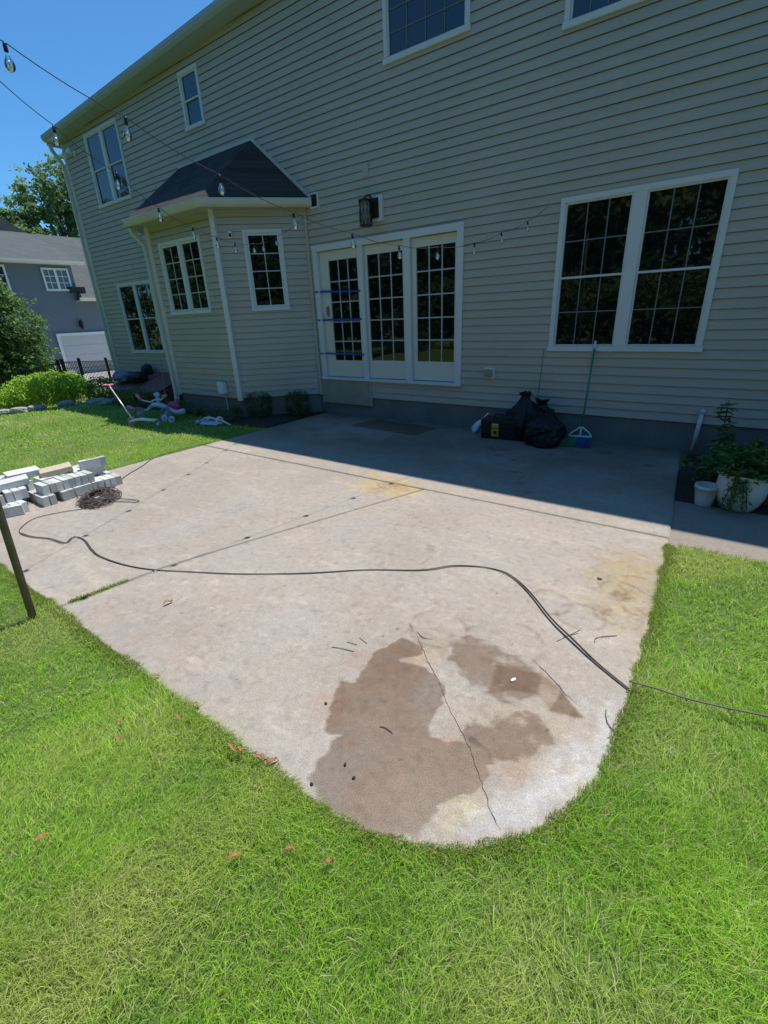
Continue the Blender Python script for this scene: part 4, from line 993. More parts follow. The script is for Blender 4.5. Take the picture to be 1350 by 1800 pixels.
s2 = [(-3.58,1.30,3.00),(-3.84,1.772,2.824),(-4.115,2.268,2.701),(-4.362,2.716,2.566),(-4.639,3.216,2.504),(-4.887,3.664,2.479),(-5.119,4.083,2.484),(-5.414,4.615,2.541),(-5.582,4.919,2.593),(-5.865,5.431,2.733)]
string_light('string of clear bulbs from the leaning pole to the wall beside the wide window', s1, [tuple(pt_-Vector((0,0,.05))), (-2.25, WY-.03, 2.72)])
string_light('string of clear bulbs from the leaning pole to the gutter of the bay', s2, [tuple(pt_-Vector((0,0,.04))), (-6.10, 6.28, 3.10)])

# ================================================================= WALL FIXTURES
ln = thing('wall_lantern', 'black cage lantern on a white block above the glazed doors', 'lantern', (-4.87, WY, 3.05))
mb = MB(); mb.b2(-4.88, -4.66, WY-.05, WY, 2.92, 3.24); mb.build('mount_block', MAT['trim'], ln)
mb = MB(); mb.b2(-4.86, -4.72, WY-.065, WY-.051, 2.96, 3.21); mb.tube([(-4.80, WY-.06, 3.17), (-4.83, WY-.12, 3.24), (-4.86, WY-.17, 3.23)], .012, 8); mb.build('back_plate', MAT['darkmetal'], ln)
cx, cy, r, zb, zt_ = -4.87, WY-.175, .088, 2.86, 3.18
mb = MB(); mb.lathe([(0,zt_+.045),(.02,zt_+.04),(.025,zt_+.02),(r+.008,zt_+.008),(r+.010,zt_-.012),(r-.004,zt_-.012)], (cx, cy, 0), 24); mb.lathe([(r+.006,zb+.012),(r+.006,zb-.006),(0,zb-.008),(0,zb+.004),(r-.006,zb+.012)], (cx, cy, 0), 24)
for k in range(10):
    a = 2*math.pi*k/10
    mb.tube([(cx+r*math.cos(a), cy+r*math.sin(a), zb), (cx+r*math.cos(a), cy+r*math.sin(a), zt_)], .0045, 5)
    for s in (-1, 1):
        mb.tube([(cx+r*math.cos(a+s*t*.9), cy+r*math.sin(a+s*t*.9), zb+(zt_-zb)*t) for t in np.linspace(0, 1, 7)], .003, 4)
mb.build('cage', MAT['darkmetal'], ln)
mb = MB(); mb.lathe([(r*.72,zb+.01),(r*.72,zt_-.01)], (cx, cy, 0), 24)
mg = M_('seeded_glass', (.30,.32,.30), .15, .3, 20, spec=.6); mb.build('glass', mg, ln, True)
vt = thing('wall_vent', 'small square white rimmed vent with a dark face beside the bay gutter', 'vent', (-6.0, WY, 3.36))
mb = MB(); z0_, z1_, a_, b_ = 3.255, 3.465, -6.095, -5.905
mb.b2(a_, b_, WY-.045, WY, z1_-.022, z1_); mb.b2(a_, b_, WY-.045, WY, z0_, z0_+.022); mb.b2(a_, a_+.022, WY-.045, WY, z0_+.022, z1_-.022); mb.b2(b_-.022, b_, WY-.045, WY, z0_+.022, z1_-.022); mb.build('rim', MAT['trim'], vt)
mb = MB(); mb.b2(a_+.02, b_-.02, WY-.02, WY, z0_+.02, z1_-.02)
for k in range(7): mb.box(((a_+b_)/2, WY-.03, z0_+.035+.0235*k), (b_-a_-.046, .018, .004), Matrix.Rotation(R(35), 4, 'X'))
mb.build('louvre', M_('vent_dark', (.05,.055,.05), .6), vt)
mb = MB(); mb.b2(-5.02, -4.90, WY-.030, WY-.012, 3.50, 3.67); tag(mb.build('cover_plate', MAT['siding'], bevel=.004, loc=(-4.96, WY, 3.58)), 'small blank siding coloured plate on the wall above the cage lantern', 'cover plate')
fl = thing('floodlight', 'twin head floodlight under the eave at the far left house corner', 'floodlight', (-13.35, WY, 5.36))
mb = MB(); mb.lathe([(0,-.04),(.06,-.04),(.06,0),(0,0)], (-13.35, WY-.02, 5.36), 16, Matrix.Rotation(R(90), 4, 'X')); mb.build('base', MAT['trim'], fl)
for s in (-1, 1):
    mb = MB(); M2 = Matrix.Rotation(R(60), 4, 'X')@Matrix.Rotation(R(18*s), 4, 'Y'); c_ = (-13.35+.12*s, WY-.16, 5.33)
    mb.lathe([(0,-.07),(.03,-.07),(.035,-.02),(.065,.06),(.06,.065),(0,.055)], c_, 16, M2); mb.tube([(-13.35, WY-.06, 5.36), c_], .012, 6); mb.build('lamp_head', MAT['trim'], fl, True)
sc = thing('security_camera', 'tiny white box camera with a dark lens left of the narrow bay window', 'camera', (-7.12, 5.62, 2.95))
Mr = Matrix.Rotation(math.atan2(dr.y, dr.x), 4, 'Z'); pc = Vector((-7.12, 5.615, 2.945))+nr*.025
mb = MB(); mb.box(pc, (.07, .05, .10), Mr); mb.build('case', MAT['trim'], sc, bevel=.006)
mb = MB(); mb.box(pc+nr*.026-Vector((0,0,.01)), (.04, .006, .05), Mr); mb.build('lens', MAT['black'], sc)
ub = thing('wall_box', 'white lidded utility box low on the bay wall above the ferns', 'utility box', (-8.15, BY, .58))
# seen low on the front face of the bay
ubx = UBX
mb = MB(); mb.b2(ubx[0], ubx[1], BY-.115, BY-.018, ubx[2], ubx[3]); mb.build('case', M_('pale_blue_box', (.66,.72,.80), .4), ub, bevel=.008)
mb = MB(); mb.b2(ubx[0]+.012, ubx[1]-.012, BY-.124, BY-.116, ubx[2]+.012, ubx[3]-.012); mb.build('lid', M_('box_lid', (.70,.76,.84), .4), ub)
mb = MB(); mb.tube([((ubx[0]+ubx[1])/2+.03, BY-.04, ubx[2]), ((ubx[0]+ubx[1])/2+.035, BY-.045, ubx[2]-.18), ((ubx[0]+ubx[1])/2+.05, BY-.05, -.03)], .010, 6); mb.build('conduit', MAT['gutter'], ub)
ot = thing('outlet', 'covered outdoor socket on the wall between the glazed doors and the toolbox', 'outlet', (-2.89, WY, .82))
mb = MB(); mb.b2(-2.975, -2.815, WY-.035, WY, .735, .895); mb.build('mount_block', MAT['cream'], ot, bevel=.01)
mb = MB(); mb.b2(-2.955, -2.845, WY-.075, WY-.036, .765, .865); mb.b2(-2.925, -2.875, WY-.082, WY-.076, .79, .84); mb.build('cover', M_('smoked_cover', (.26,.27,.20), .3), ot, bevel=.006)
mb = MB(); mb.tube([(-2.145, WY-.03, 1.13), (-2.15, WY-.028, .95), (-2.165, WY-.03, .7), (-2.175, WY-.03, .42)], .0035, 5); tag(mb.build('thin_cable', MAT['wire'], loc=(-2.15, WY-.03, .8)), 'thin dark cable hanging down the siding from the wide window corner', 'cable')
for z, y_, lb in ((2.055, 2.015, 'topmost blue tape strip across the left glazed door'), (1.605, 1.60, 'middle blue tape strip across the left glazed door, by the handle'), (1.055, 1.045, 'lowest blue tape strip across the left glazed door')):
    mb = MB(); n = 16; xs = np.linspace(-6.16, -5.165, n); V = []
    for k, x in enumerate(xs):
        # follows jamb face then the recessed door
        on = x < -6.05 or x > -5.19
        yy = WY-(.034 if on else .0+.006+.02*abs((x+5.6)/.5)**3); zz = z+(y_-z)*k/(n-1)+random.uniform(-.002,.002)
        V += [(x, yy, zz-.013-random.uniform(0,.004)), (x, yy, zz+.013)]
    V2 = [(a, b-.0015, c) for a, b, c in V]; N2 = len(V)
    F = [(2*i, 2*i+2, 2*i+3, 2*i+1) for i in range(n-1)]+[(N2+2*i, N2+2*i+1, N2+2*i+3, N2+2*i+2) for i in range(n-1)]
    mb.add(V+V2, F); tag(mb.build('tape_strip', MAT['tape'], loc=(-5.66, WY-.02, z)), lb, 'tape')

# ================================================================= BY THE WALL
# broom
br = thing('broom', 'broom with green handle and angled green and blue bristles leaning on the wall', 'broom', (-1.50, 6.05, 0))
ht, hb = Vector((-1.515, WY-.03, 1.24)), Vector((-1.48, 6.14, .23))
mb = MB(); mb.tube([hb, ht-(ht-hb)*.09], .0125, 12); mb.build('handle', M_('green_handle', (.01,.22,.13), .35), br, True)
mb = MB(); mb.tube([ht-(ht-hb)*.0905, ht], .014, 12); mb.build('grip', MAT['trim'], br, True)
mb = MB(); bx_ = Vector((1, .12, 0)).normalized(); up = Vector((0, .25, 1)).normalized(); nb_ = bx_.cross(up)
def bp3(a, c, o=0): return hb+Vector((0,-.01,-.02))+bx_*a+up*c+nb_*o
outl = [(-.135,-.085),(-.11,-.045),(-.05,.0),(-.018,.03),(.018,.03),(.05,.005),(.10,-.03),(.135,-.075)]
mb.tube([bp3(a, c) for a, c in outl], .010, 8); mb.tube([bp3(-.135,-.085), bp3(.135,-.080)], [.014,.014], 8); mb.tube([bp3(0,.03), bp3(0,-.08)], .011, 8); mb.build('head', MAT['trim'], br, True)
def bristles(a0, a1, b0, b1, nm, col, n):
    mb = MB()
    for k in range(n):
        t = (k+random.random())/n; o_ = random.uniform(-.022, .022); a = a0+(a1-a0)*t; b = b0+(b1-b0)*t+random.uniform(-.004,.004)
        p0, p1 = bp3(a, -.088, o_*.6), Vector((0,0,0))+bp3(b, -.245-.0*t, o_*1.6); p1.z = max(.003, p1.z)
        mb.tube([p0, p1], .0022, 3, False)
    mb.build(nm, M_(nm+'_mat', col, .5), br)
bristles(-.13, -.02, -.22, -.06, 'green_bristles', (.015,.24,.08), 330); bristles(-.02, .13, -.06, .14, 'blue_bristles', (.02,.07,.22), 420)
# dustpan
dp = thing('dustpan', 'white hand scoop propped against the left end of the black toolbox', 'dustpan', (-2.98, 6.2, 0))
ax = Vector((.30, .05, .36)).normalized(); sd = Vector((-.62, .65, .42)); sd = (sd-ax*sd.dot(ax)).normalized(); nn = ax.cross(sd)
o_ = Vector((-3.03, 6.24, .012)); mb = MB()
prof_ = [(-.00,.075,.0),(.05,.085,.012),(.12,.075,.02),(.19,.045,.018),(.22,.02,.008),(.31,.016,.004),(.36,.014,.0)]
V = []
for l, w2, dep in prof_:
    for s in (-1,-.7,0,.7,1): V.append(o_+ax*l+sd*w2*s*.9+nn*(dep*(1-s*s)*1.8))
n5 = len(prof_); V2 = [v+nn*.006 for v in V]
F = [(5*i+j, 5*i+j+1, 5*i+j+6, 5*i+j+5) for i in range(n5-1) for j in range(4)]
F += [tuple(q+len(V) for q in reversed(f)) for f in F]
rim = [j for j in range(5)]+[5*i+4 for i in range(1, n5)]+[5*(n5-1)+j for j in (3,2,1,0)]+[5*i for i in range(n5-2, 0, -1)]
F += [(rim[k], rim[(k+1) % len(rim)], rim[(k+1) % len(rim)]+len(V), rim[k]+len(V)) for k in range(len(rim))]
mb.add(V+V2, F); mb.build('scoop', M_('white_plastic', (.72,.74,.76), .35), dp, True)
# toolbox
tb = thing('toolbox', 'black plastic toolbox with a yellow label beside the rubbish bags', 'toolbox', (-2.5, 6.1, 0))
Mt = Matrix.Rotation(R(8), 4, 'Z'); tc_ = Vector((-2.50, 6.13, 0))
def tbx(nm, c, d, mt, bev=.008):
    mb = MB(); mb.box(Mt@Vector(c)+tc_, d, Mt); return mb.build(nm, mt, tb, bevel=bev)
tbx('case', (0, 0, .10), (.56, .26, .20), MAT['black'], .012); tbx('lid', (0, 0, .235), (.575, .275, .066), MAT['black'], .012)
mb = MB(); mb.tube([Mt@Vector(v)+tc_ for v in [(-.13,0,.268),(-.13,0,.315),(.13,0,.315),(.13,0,.268)]], .012, 8); mb.build('handle', MAT['black'], tb, True)
lbm = M_('yellow_label', (.55,.38,.04), .4, .15, 40)
lb_ = tbx('label', (-.085, -.132, .115), (.095, .004, .15), lbm, 0)
tbx('label_band', (-.085, -.1345, .205), (.095, .006, .022), M_('label_band', (.55,.55,.52), .4), 0)
mb = MB(); mb.lathe([(0,-.004),(.022,-.004),(.022,.003),(0,.003)], Mt@Vector((-.085,-.137,.10))+tc_, 12, Matrix.Rotation(R(90), 4, 'X')); mb.box(Mt@Vector((-.07,-.136,.075))+tc_, (.035,.004,.014), Mt); mb.box(Mt@Vector((-.085,-.1358,.15))+tc_, (.07,.003,.01), Mt); mb.build('label_mark', MAT['black'], tb)
for s in (-.2, .2): tbx('latch', (s, -.142, .19), (.05, .012, .06), MAT['black'], .003)
# bags
bagm = M_('bag_plastic', (.010,.010,.012), .42, .3, 5, .35, 14, spec=.35)
def bag(label, c, d, seed, knot_top=True):
    root = thing('rubbish_bag', label, 'rubbish bag', c)
    o = crumple('bag_body', None, None, (0,0,0), d, bagm, seed, .24, 5, .55); o.parent = root
    mb = MB(); rr = random.Random(seed)
    for k in range(9):
        a = rr.uniform(0, 6.28); q = rr.uniform(.06, .12)
        z0 = d[2]*.93
        V = [(0,0,z0-.02), (math.cos(a)*q, math.sin(a)*q, z0+rr.uniform(.02,.08)), (math.cos(a+.7)*q*.9, math.sin(a+.7)*q*.9, z0+rr.uniform(.0,.07)), (math.cos(a+.35)*q*.4, math.sin(a+.35)*q*.4, z0+.05)]
        mb.add(V, [(0,1,3),(0,3,2),(0,1,2)])
    t_ = mb.build('knot', bagm, root); t_.matrix_parent_inverse = Matrix.Identity(4)
    for pl in o.data.polygons: pl.use_smooth = True
    return root
bag('taller black rubbish bag tied at the top, against the wall behind the toolbox', (-2.24, 6.20, 0), (.23,.20,.62), 7)
bag('lower black rubbish bag slumped nearest the broom', (-1.90, 6.0, 0), (.245,.20,.44), 12)
bag('black rubbish bag squeezed between toolbox and wall, its neck folded over', (-2.02, 6.24, 0), (.22,.17,.52), 17)

# pipe, pots and plants at the right
pp = thing('drain_pipe', 'short white plastic pipe at the wall foot behind the potted plant', 'pipe', (-.28, WY-.05, .2))
mb = MB(); mb.tube([(-.262, WY-.06, .50), (-.285, WY-.06, .02)], .022, 14); mb.build('pipe_tube', MAT['trim'], pp, True)
mb = MB(); mb.tube([(-.262, WY-.06, .50), (-.262, WY-.06, .46)], .028, 14); mb.tube([(-.262, WY-.06, .485), (-.262, WY+.0, .485)], .02, 10); mb.build('pipe_elbow', MAT['trim'], pp, True)
MAT['potw'] = M_('white_pot', (.62,.64,.63), .45, .06, 6)
def pot(name, label, c, r0, r1, h, mat, rim=.015, prof=None):
    root = thing(name, label, 'plant pot', c)
    mb = MB(); mb.lathe(prof or [(0,0),(r0,0),(r0*1.02,.01),((r0+r1)/2*1.03,h*.5),(r1,h-.03),(r1+rim,h-.03),(r1+rim,h),(r1-.012,h),(r1-.018,h-.05),(0,h-.05)], c, 32); mb.build('pot_shell', mat, root, True)
    mb = MB(); mb.lathe([(r1-.016,h-.045),(0,h-.035)], c, 24); mb.build('potting_soil', MAT['soil'], root)
    return root
pc_ = (.20, 4.78, -.02)
pot('plant_pot', 'large rounded white pot on the path, holding the leafy plant', pc_, .115, .185, .33, MAT['potw'], prof=[(0,0),(.10,0),(.115,.008),(.150,.06),(.176,.13),(.184,.20),(.180,.27),(.176,.30),(.196,.305),(.198,.33),(.172,.33),(.168,.28),(0,.28)])
pot('plant_pot', 'small white bucket pot beside the patio corner', (-.04, 4.74, -.02), .065, .088, .185, MAT['potw'], .006)
pot('plant_pot', 'orange terracotta pot half hidden behind the large white pot', (.42, 5.05, -.02), .10, .15, .36, M_('terracotta', (.42,.11,.05), .7))
MAT['leaf_weed'] = leaf_mat('weed_leaves', (.06,.14,.035), (.20,.32,.09), .4)
def weed(name, label, c, h, seed, leaf=.11, spread=.22, n=16, tiers=14, cat='plant'):
    global rng
    rng = np.random.default_rng(seed); root = thing(name, label, cat, c); P = []; N_ = []; mb = MB()
    for s in range(n):
        a = rng.uniform(0, 6.28); o = rng.uniform(0, spread); lean = rng.uniform(.1, .5)*spread; hh = h*(1 if s == 0 else rng.uniform(.35, .8)); 
        if s == 0: o = 0; lean = .03
        q = [np.array(c)+np.array([math.cos(a)*(o*.3+ (o+lean)*t), math.sin(a)*(o*.3+(o+lean)*t), hh*t]) for t in np.linspace(0, 1, 8)]
        mb.tube(q, [.006]*7+[.002], 5)
        for i in range(tiers):
            t = .25+.75*i/tiers; b = np.array(c)+np.array([math.cos(a)*(o*.3+(o+lean)*t), math.sin(a)*(o*.3+(o+lean)*t), hh*t])
            for k in range(4):
                an = rng.uniform(0, 6.28); L = leaf*(1.15-t*.65)
                for st in (.35, .8, 1.25): P.append(b+np.array([math.cos(an), math.sin(an), -.1*st])*L*st*.7); N_.append((math.cos(an)*.25, math.sin(an)*.25, 1))
    mb.build('stem', MAT['leaf_stem'], root)
    leaf_mesh(np.array(P), np.array(N_, float), rng.uniform(.6, 1.1, len(P))*leaf*.62, np.clip(rng.normal(.45, .25, len(P)), 0, 1), MAT['leaf_weed'], 'foliage', root, .38, .35)
    return root
weed('weed', 'tall spiky leaved plant rising against the siding behind the white pot', (-.02, 6.10, -.02), .70, 61, .15, .06, 2, 12)
weed('potted_plant', 'bushy green plant filling the large white pot and trailing down its front', (.20, 4.78, .26), .33, 62, .10, .22, 22, 9)
weed('bed_plant', 'dark leafy plant between the patio edge and the large white pot', (.02, 5.35, -.02), .45, 63, .11, .22, 16, 10)
weed('bed_plant', 'broad dark green plant in the bed behind the terracotta pot', (.50, 5.6, -.02), .50, 64, .12, .30, 24, 10)
weed('bed_plant', 'dark plant at the wall foot right of the white pipe', (.25, 6.05, -.02), .36, 65, .11, .28, 20, 9)
weed('bed_plant', 'low dark plant at the right edge of the bed beside the path', (.85, 5.15, -.02), .42, 66, .11, .34, 22, 9)
weed('bed_plant', 'big dark plant further right along the wall', (1.3, 5.8, -.02), .5, 67, .12, .4, 24, 10)
# a spray of leaves hanging over the pot front
tp = thing('trailing_plant', 'leafy shoot trailing down the front of the large white pot', 'plant', (.17, 4.60, .2)); rng = np.random.default_rng(5)
mb = MB(); P = []
for k in range(7):
    a = rng.uniform(-.08, .08); q = [(.17+a*t*1.2, 4.66-.10*math.sin(t*2), .315-.26*t*t) for t in np.linspace(0, 1, 8)]
    mb.tube(q, .004, 4)
    for t in q: 
        for j in range(5): P.append(np.array(t)+rng.normal(size=3)*.02)
mb.build('stem', MAT['leaf_stem'], tp); leaf_mesh(np.array(P), np.array([0,-.8,.5]), .045, rng.random(len(P)), MAT['leaf_weed'], 'foliage', tp, .4)

# ================================================================= TOYS ON THE LAWN
MAT['pink'] = M_('pink_plastic', (.80,.22,.33), .4); MAT['magenta'] = M_('magenta_plastic', (.60,.03,.18), .4); MAT['toywhite'] = M_('toy_white', (.72,.76,.80), .35)
MAT['toyblue'] = M_('toy_pale_blue', (.42,.55,.72), .4); MAT['rubber'] = M_('rubber', (.20,.20,.21), .6); MAT['silver'] = M_('silver_tube', (.75,.74,.70), .3, .05, 6, metal=.4)
def wheel(c, axis, r, tyre, hubm, parent, tr=.014):
    ax_ = Vector(axis).normalized(); M2 = ax_.to_track_quat('Z', 'Y').to_matrix().to_4x4()
    mb = MB(); n = 26
    mb.lathe([(r-tr*math.cos(a)*1.0-tr*.0, tr*math.sin(a)) for a in np.linspace(0, 2*math.pi, 9)], c, n, M2); o = mb.build('wheel', MAT[tyre], parent, True)
    mb = MB(); mb.lathe([(0,-.018),(.018,-.018),(.018,.018),(0,.018)], c, 12, M2)
    for k in range(10):
        a = 2*math.pi*k/10; mb.tube([Vector(c), Vector(c)+M2.to_3x3()@Vector((math.cos(a), math.sin(a), 0))*(r-tr)], .003, 4)
    mb.build('hub', MAT[hubm], o)
    return o
ks = thing('kick_scooter', 'child scooter with a white stem and pink handlebar grips at the lawn edge', 'scooter', (-8.55, 4.06, float(T(-8.55, 4.06))))
gz = float(T(-8.55, 4.06))
wheel((-8.66, 4.05, gz+.085), (.15, -1, .25), .085, 'pink', 'toywhite', ks, .016); wheel((-8.05, 4.20, gz+.07), (.15, -1, .25), .06, 'rubber', 'toywhite', ks, .014)
mb = MB(); mb.tube([(-8.66, 4.02, gz+.09), (-8.50, 4.05, gz+.13), (-8.35, 4.10, gz+.15), (-8.10, 4.17, gz+.13)], [.018,.022,.024,.02], 8); mb.box((-8.25, 4.15, gz+.135), (.36, .10, .022), Matrix.Rotation(R(14), 4, 'Z')); mb.build('deck', MAT['toywhite'], ks)
mb = MB(); a_, b_ = Vector((-8.60, 4.06, gz+.10)), Vector((-9.20, 4.06, .685)); mb.tube([a_, a_.lerp(b_, .97)], .011, 10); mb.tube([a_.lerp(b_, .2), a_.lerp(b_, .3)], .017, 10); mb.build('stem', MAT['silver'], ks, True)
mb = MB(); hx = Vector((.55, -.80, .10)).normalized(); mb.tube([b_-hx*.06, b_+hx*.06], .012, 10); mb.box(b_-(b_-a_).normalized()*.03, (.035,.035,.05)); mb.build('handlebar', MAT['pink'], ks, True)
for s in (-1, 1): mb = MB(); mb.tube([b_+hx*.055*s, b_+hx*.15*s], [.02,.018], 10); mb.build('grip', MAT['pink'], ks, True)
kb = thing('toddler_bicycle', 'small white and pale blue child bicycle with magenta seat lying on the lawn', 'bicycle', (-8.7, 4.75, gz))
Y_ = 4.72
wheel((-8.50, 4.62, gz+.12), (.35, -1, .35), .12, 'rubber', 'toyblue', kb, .018); wheel((-9.15, 4.45, gz+.10), (.2, -1, .2), .12, 'rubber', 'toyblue', kb, .018)
mb = MB(); 
mb.tube([(-9.05, Y_-.12, gz+.18), (-8.95, Y_-.05, gz+.26), (-8.75, Y_, gz+.25), (-8.50, Y_, gz+.20), (-8.25, Y_, gz+.16), (-8.08, Y_+.03, gz+.19)], [.03,.045,.05,.045,.045,.05], 10)
mb.tube([(-8.55, Y_, gz+.22), (-8.50, 4.64, gz+.12)], .022, 8); mb.tube([(-8.9, Y_, gz+.26), (-9.15, 4.47, gz+.11)], .022, 8); mb.build('frame', MAT['toyblue'], kb, True)
mb = MB(); mb.tube([(-8.85, Y_, gz+.27), (-8.80, Y_-.02, gz+.42)], [.045,.035], 10); mb.lathe([(0,.05),(.05,.03),(.06,0),(.04,-.04),(0,-.05)], (-8.80, Y_-.02, gz+.45), 14); mb.build('headset', MAT['toyblue'], kb, True)
mb = MB(); mb.tube([(-9.18, Y_-.15, gz+.35), (-9.05, Y_-.05, gz+.30), (-8.9, Y_, gz+.36), (-8.72, Y_, gz+.36), (-8.60, Y_, gz+.42)], .013, 8); mb.build('handlebar', MAT['toywhite'], kb, True)
for q0, q1 in (((-9.26, Y_-.18, gz+.46), (-9.18, Y_-.15, gz+.34)), ((-8.66, Y_, gz+.42), (-8.52, Y_, gz+.45))):
    mb = MB(); mb.tube([q0, q1], [.028,.025], 10); mb.build('grip', MAT['pink'], kb, True)
mb = MB(); mb.tube([(-9.62, 4.5, gz+.20), (-9.40, 4.52, gz+.16)], [.035,.03], 10); mb.tube([(-9.40, 4.52, gz+.16), (-9.2, 4.6, gz+.17)], .018, 8); mb.build('push_grip', MAT['pink'], kb, True)
mb = MB(); mb.tube([(-8.55, Y_+.02, gz+.26), (-8.42, Y_+.02, gz+.29), (-8.28, Y_+.02, gz+.28), (-8.20, Y_+.02, gz+.25)], [.035,.05,.065,.03], 12); mb.build('seat', MAT['magenta'], kb, True)
for s in (-1, 1): wheel((-8.38+.12*s, 4.58, gz+.05), (.3, -1, .2), .05, 'toywhite', 'toyblue', kb, .016)
ss = thing('folded_scooter', 'small pale silver scooter lying flat in the shade near the ferns', 'scooter', (-7.25, 4.72, gz))
mb = MB(); mb.box((-7.30, 4.72, gz+.05), (.38, .10, .025), Matrix.Rotation(R(12), 4, 'Z')@Matrix.Rotation(R(35), 4, 'X')); mb.build('deck', MAT['toyblue'], ss, bevel=.005)
mb = MB(); mb.tube([(-7.42, 4.70, gz+.06), (-7.28, 4.74, gz+.14), (-7.05, 4.80, gz+.10), (-6.88, 4.84, gz+.03)], .016, 8); mb.tube([(-7.55, 4.66, gz+.04), (-7.42, 4.72, gz+.12), (-7.33, 4.76, gz+.15)], .016, 8); mb.build('handlebar', MAT['toywhite'], ss, True)
wheel((-7.56, 4.66, gz+.06), (.1, -.6, .8), .055, 'rubber', 'toywhite', ss); wheel((-7.10, 4.79, gz+.10), (.5, -.7, .4), .055, 'toywhite', 'toyblue', ss)

# ================================================================= BLOCK PILE
def block_mesh(nm, mt, d):
    mb = MB(); mb.box((0,0,0), d); o = mb.build(nm, mt, bevel=.003); me = o.data; bpy.data.objects.remove(o); return me
bm1 = block_mesh('concrete_block', MAT['block'], (.20, .058, .098)); bm2 = block_mesh('concrete_block', MAT['blocktan'], (.30, .20, .062)); bm3 = block_mesh('concrete_block', MAT['block'], (.30, .20, .06))
def blk(x, y, z, me=bm1, rz=0, rx=0, ry=0, label=None):
    o = bpy.data.objects.new('concrete_block', me); C.objects.link(o); o.location = (x, y, z); o.rotation_euler = (R(rx), R(ry), R(rz))
    tag(o, label or '', 'block', 'concrete blocks piled on the patio')
    if not label: rows_.setdefault(ROW[0], []).append(o)
    return o
rows_ = {}; ROW = ['']
rb = random.Random(4)
XF = -5.42
j = lambda s=.006: rb.uniform(-s, s)
# bottom course: on edge, ends to the front
ROW[0] = 'front bottom row'
ys = np.arange(1.0, 2.30, .0625)
for y in ys:
    ROW[0] = 'front bottom row'
    if 1.36 < y < 1.46 or 1.58 < y < 1.64: continue
    dx = .03*math.sin(y*9)
    blk(XF-.10-.03*(y-1.2)+dx*.6+j(), y, .050, rz=j(3)*100/100+j(2), rx=j(.5))
    ROW[0] = 'middle bottom row'
    if rb.random() < .9: blk(XF-.31-.03*(y-1.2)+j(.012), y+j(), .050, rz=j(2))
ROW[0] = 'rear bottom row'
for y in ys:
    if y < 1.95 and not 1.40 < y < 1.50: blk(XF-.51+j(.02), y+j(), .050, rz=j(3))
# second course
ROW[0] = 'upper front row'
for y in np.arange(1.55, 2.02, .0625): blk(XF-.16+j(.01), y+j(), .150, rz=j(3))
ROW[0] = 'upper rear row'
for y in np.arange(1.62, 2.22, .0625): blk(XF-.38+j(.015), y+j(), .150, rz=j(3))
ROW[0] = 'upper left cluster'
for y in (1.03, 1.095, 1.16): blk(XF-.20+j(.01), y, .150, rz=12+j(3))
for y in (1.27, 1.335, 1.40): blk(XF-.24+j(.01), y, .150, rz=-6+j(3))
for y in (1.0, 1.10, 1.2, 1.30, 1.4, 1.5): blk(XF-.48+j(.02), y, .150, rz=8+j(6))
ROW[0] = 'loose top layer'
ROW[0] = 'inner bottom row'
for y in np.arange(1.0, 1.60, .0625): blk(XF-.51+j(.01), y+j(.002), .050, rz=j(2))
ROW[0] = 'rearmost bottom row'
for y in np.arange(1.0, 1.60, .0625): blk(XF-.725+j(.01), y+j(.002), .050, rz=j(2))
ROW[0] = 'upper rearmost row'
for y in np.arange(1.0, 1.60, .0625): blk(XF-.71+j(.01), y+j(.002), .150, rz=j(3))
ROW[0] = 'loose top layer'
# flat ones and strays on top, one tan
blk(XF-.36, 1.36, .233, bm3, 78, 0, -3); blk(XF-.62, 1.55, .238, bm3, 84, 2); blk(XF-.62, 1.22, .24, bm3, 60, -3, 2); blk(XF-.30, 1.08, .235, bm3, 84, 2, -2)
blk(XF-.42, 1.80, .233, bm2, 74, 2, -4, label='tan flat block lying on top of the pale block pile')
blk(XF-.66, 1.95, .085, bm3, 80, 0, 4); blk(XF-.55, 2.10, .15, bm3, 95, 0, 0)
for dx, y in ((-.28, 2.09), (-.28, 2.16)): blk(XF+dx, y, .252 if y < 2 else .25, rz=80+j(3))
blk(XF-.30, 2.13, .175, rz=86); blk(XF-.02, 1.20, .050, rz=70); blk(XF-.05, 1.10, .05, rz=74)

for rn, os_ in rows_.items():
    for i, o in enumerate(sorted(os_, key=lambda o: -o.location.y)):
        o['label'] = 'pale grey concrete block, %s from the right in the %s of the pile' % (ORD[i], rn)

# ================================================================= CORDS
MAT['cord'] = M_('dark_cord', (.10,.08,.068), .55)
def smooth(P, n=8):
    P = [Vector(q) for q in P]; out = []
    for i in range(len(P)-1):
        p0, p1, p2, p3 = P[max(i-1,0)], P[i], P[i+1], P[min(i+2, len(P)-1)]
        for k in range(n):
            t = k/n; out.append(.5*((2*p1)+(-p0+p2)*t+(2*p0-5*p1+4*p2-p3)*t*t+(-p0+3*p1-3*p2+p3)*t**3))
    out.append(P[-1]); return out
ec = thing('extension_cord', 'long dark extension cord tangled beside the block pile and snaking across the patio', 'cord', (-5.1, 1.9, 0))
rc = random.Random(9); mb = MB()
cc = Vector((-5.16, 1.88, 0))
L_ = []
for k in range(150):
    a = k*1.13+rc.uniform(-.4,.4); e1 = Vector((-.30, .12, 0)); e2 = Vector((.06, .20, 0)); r_ = rc.uniform(.35, 1.05)
    L_.append(cc+e1*math.cos(a)*r_+e2*math.sin(a)*r_+Vector((0, 0, .008+.085*rc.random()*(1.1-r_*.8))))
L_ += [Vector((-4.95,1.90,.012)), Vector((-4.80,1.98,.008)), Vector((-4.68,2.03,.008)), Vector((-4.70,2.07,.01)), Vector((-4.85,2.02,.012)), Vector((-5.0,1.93,.02)), Vector((-5.0,1.78,.010))]
mb.tube(smooth(L_, 5), .0042, 6); 
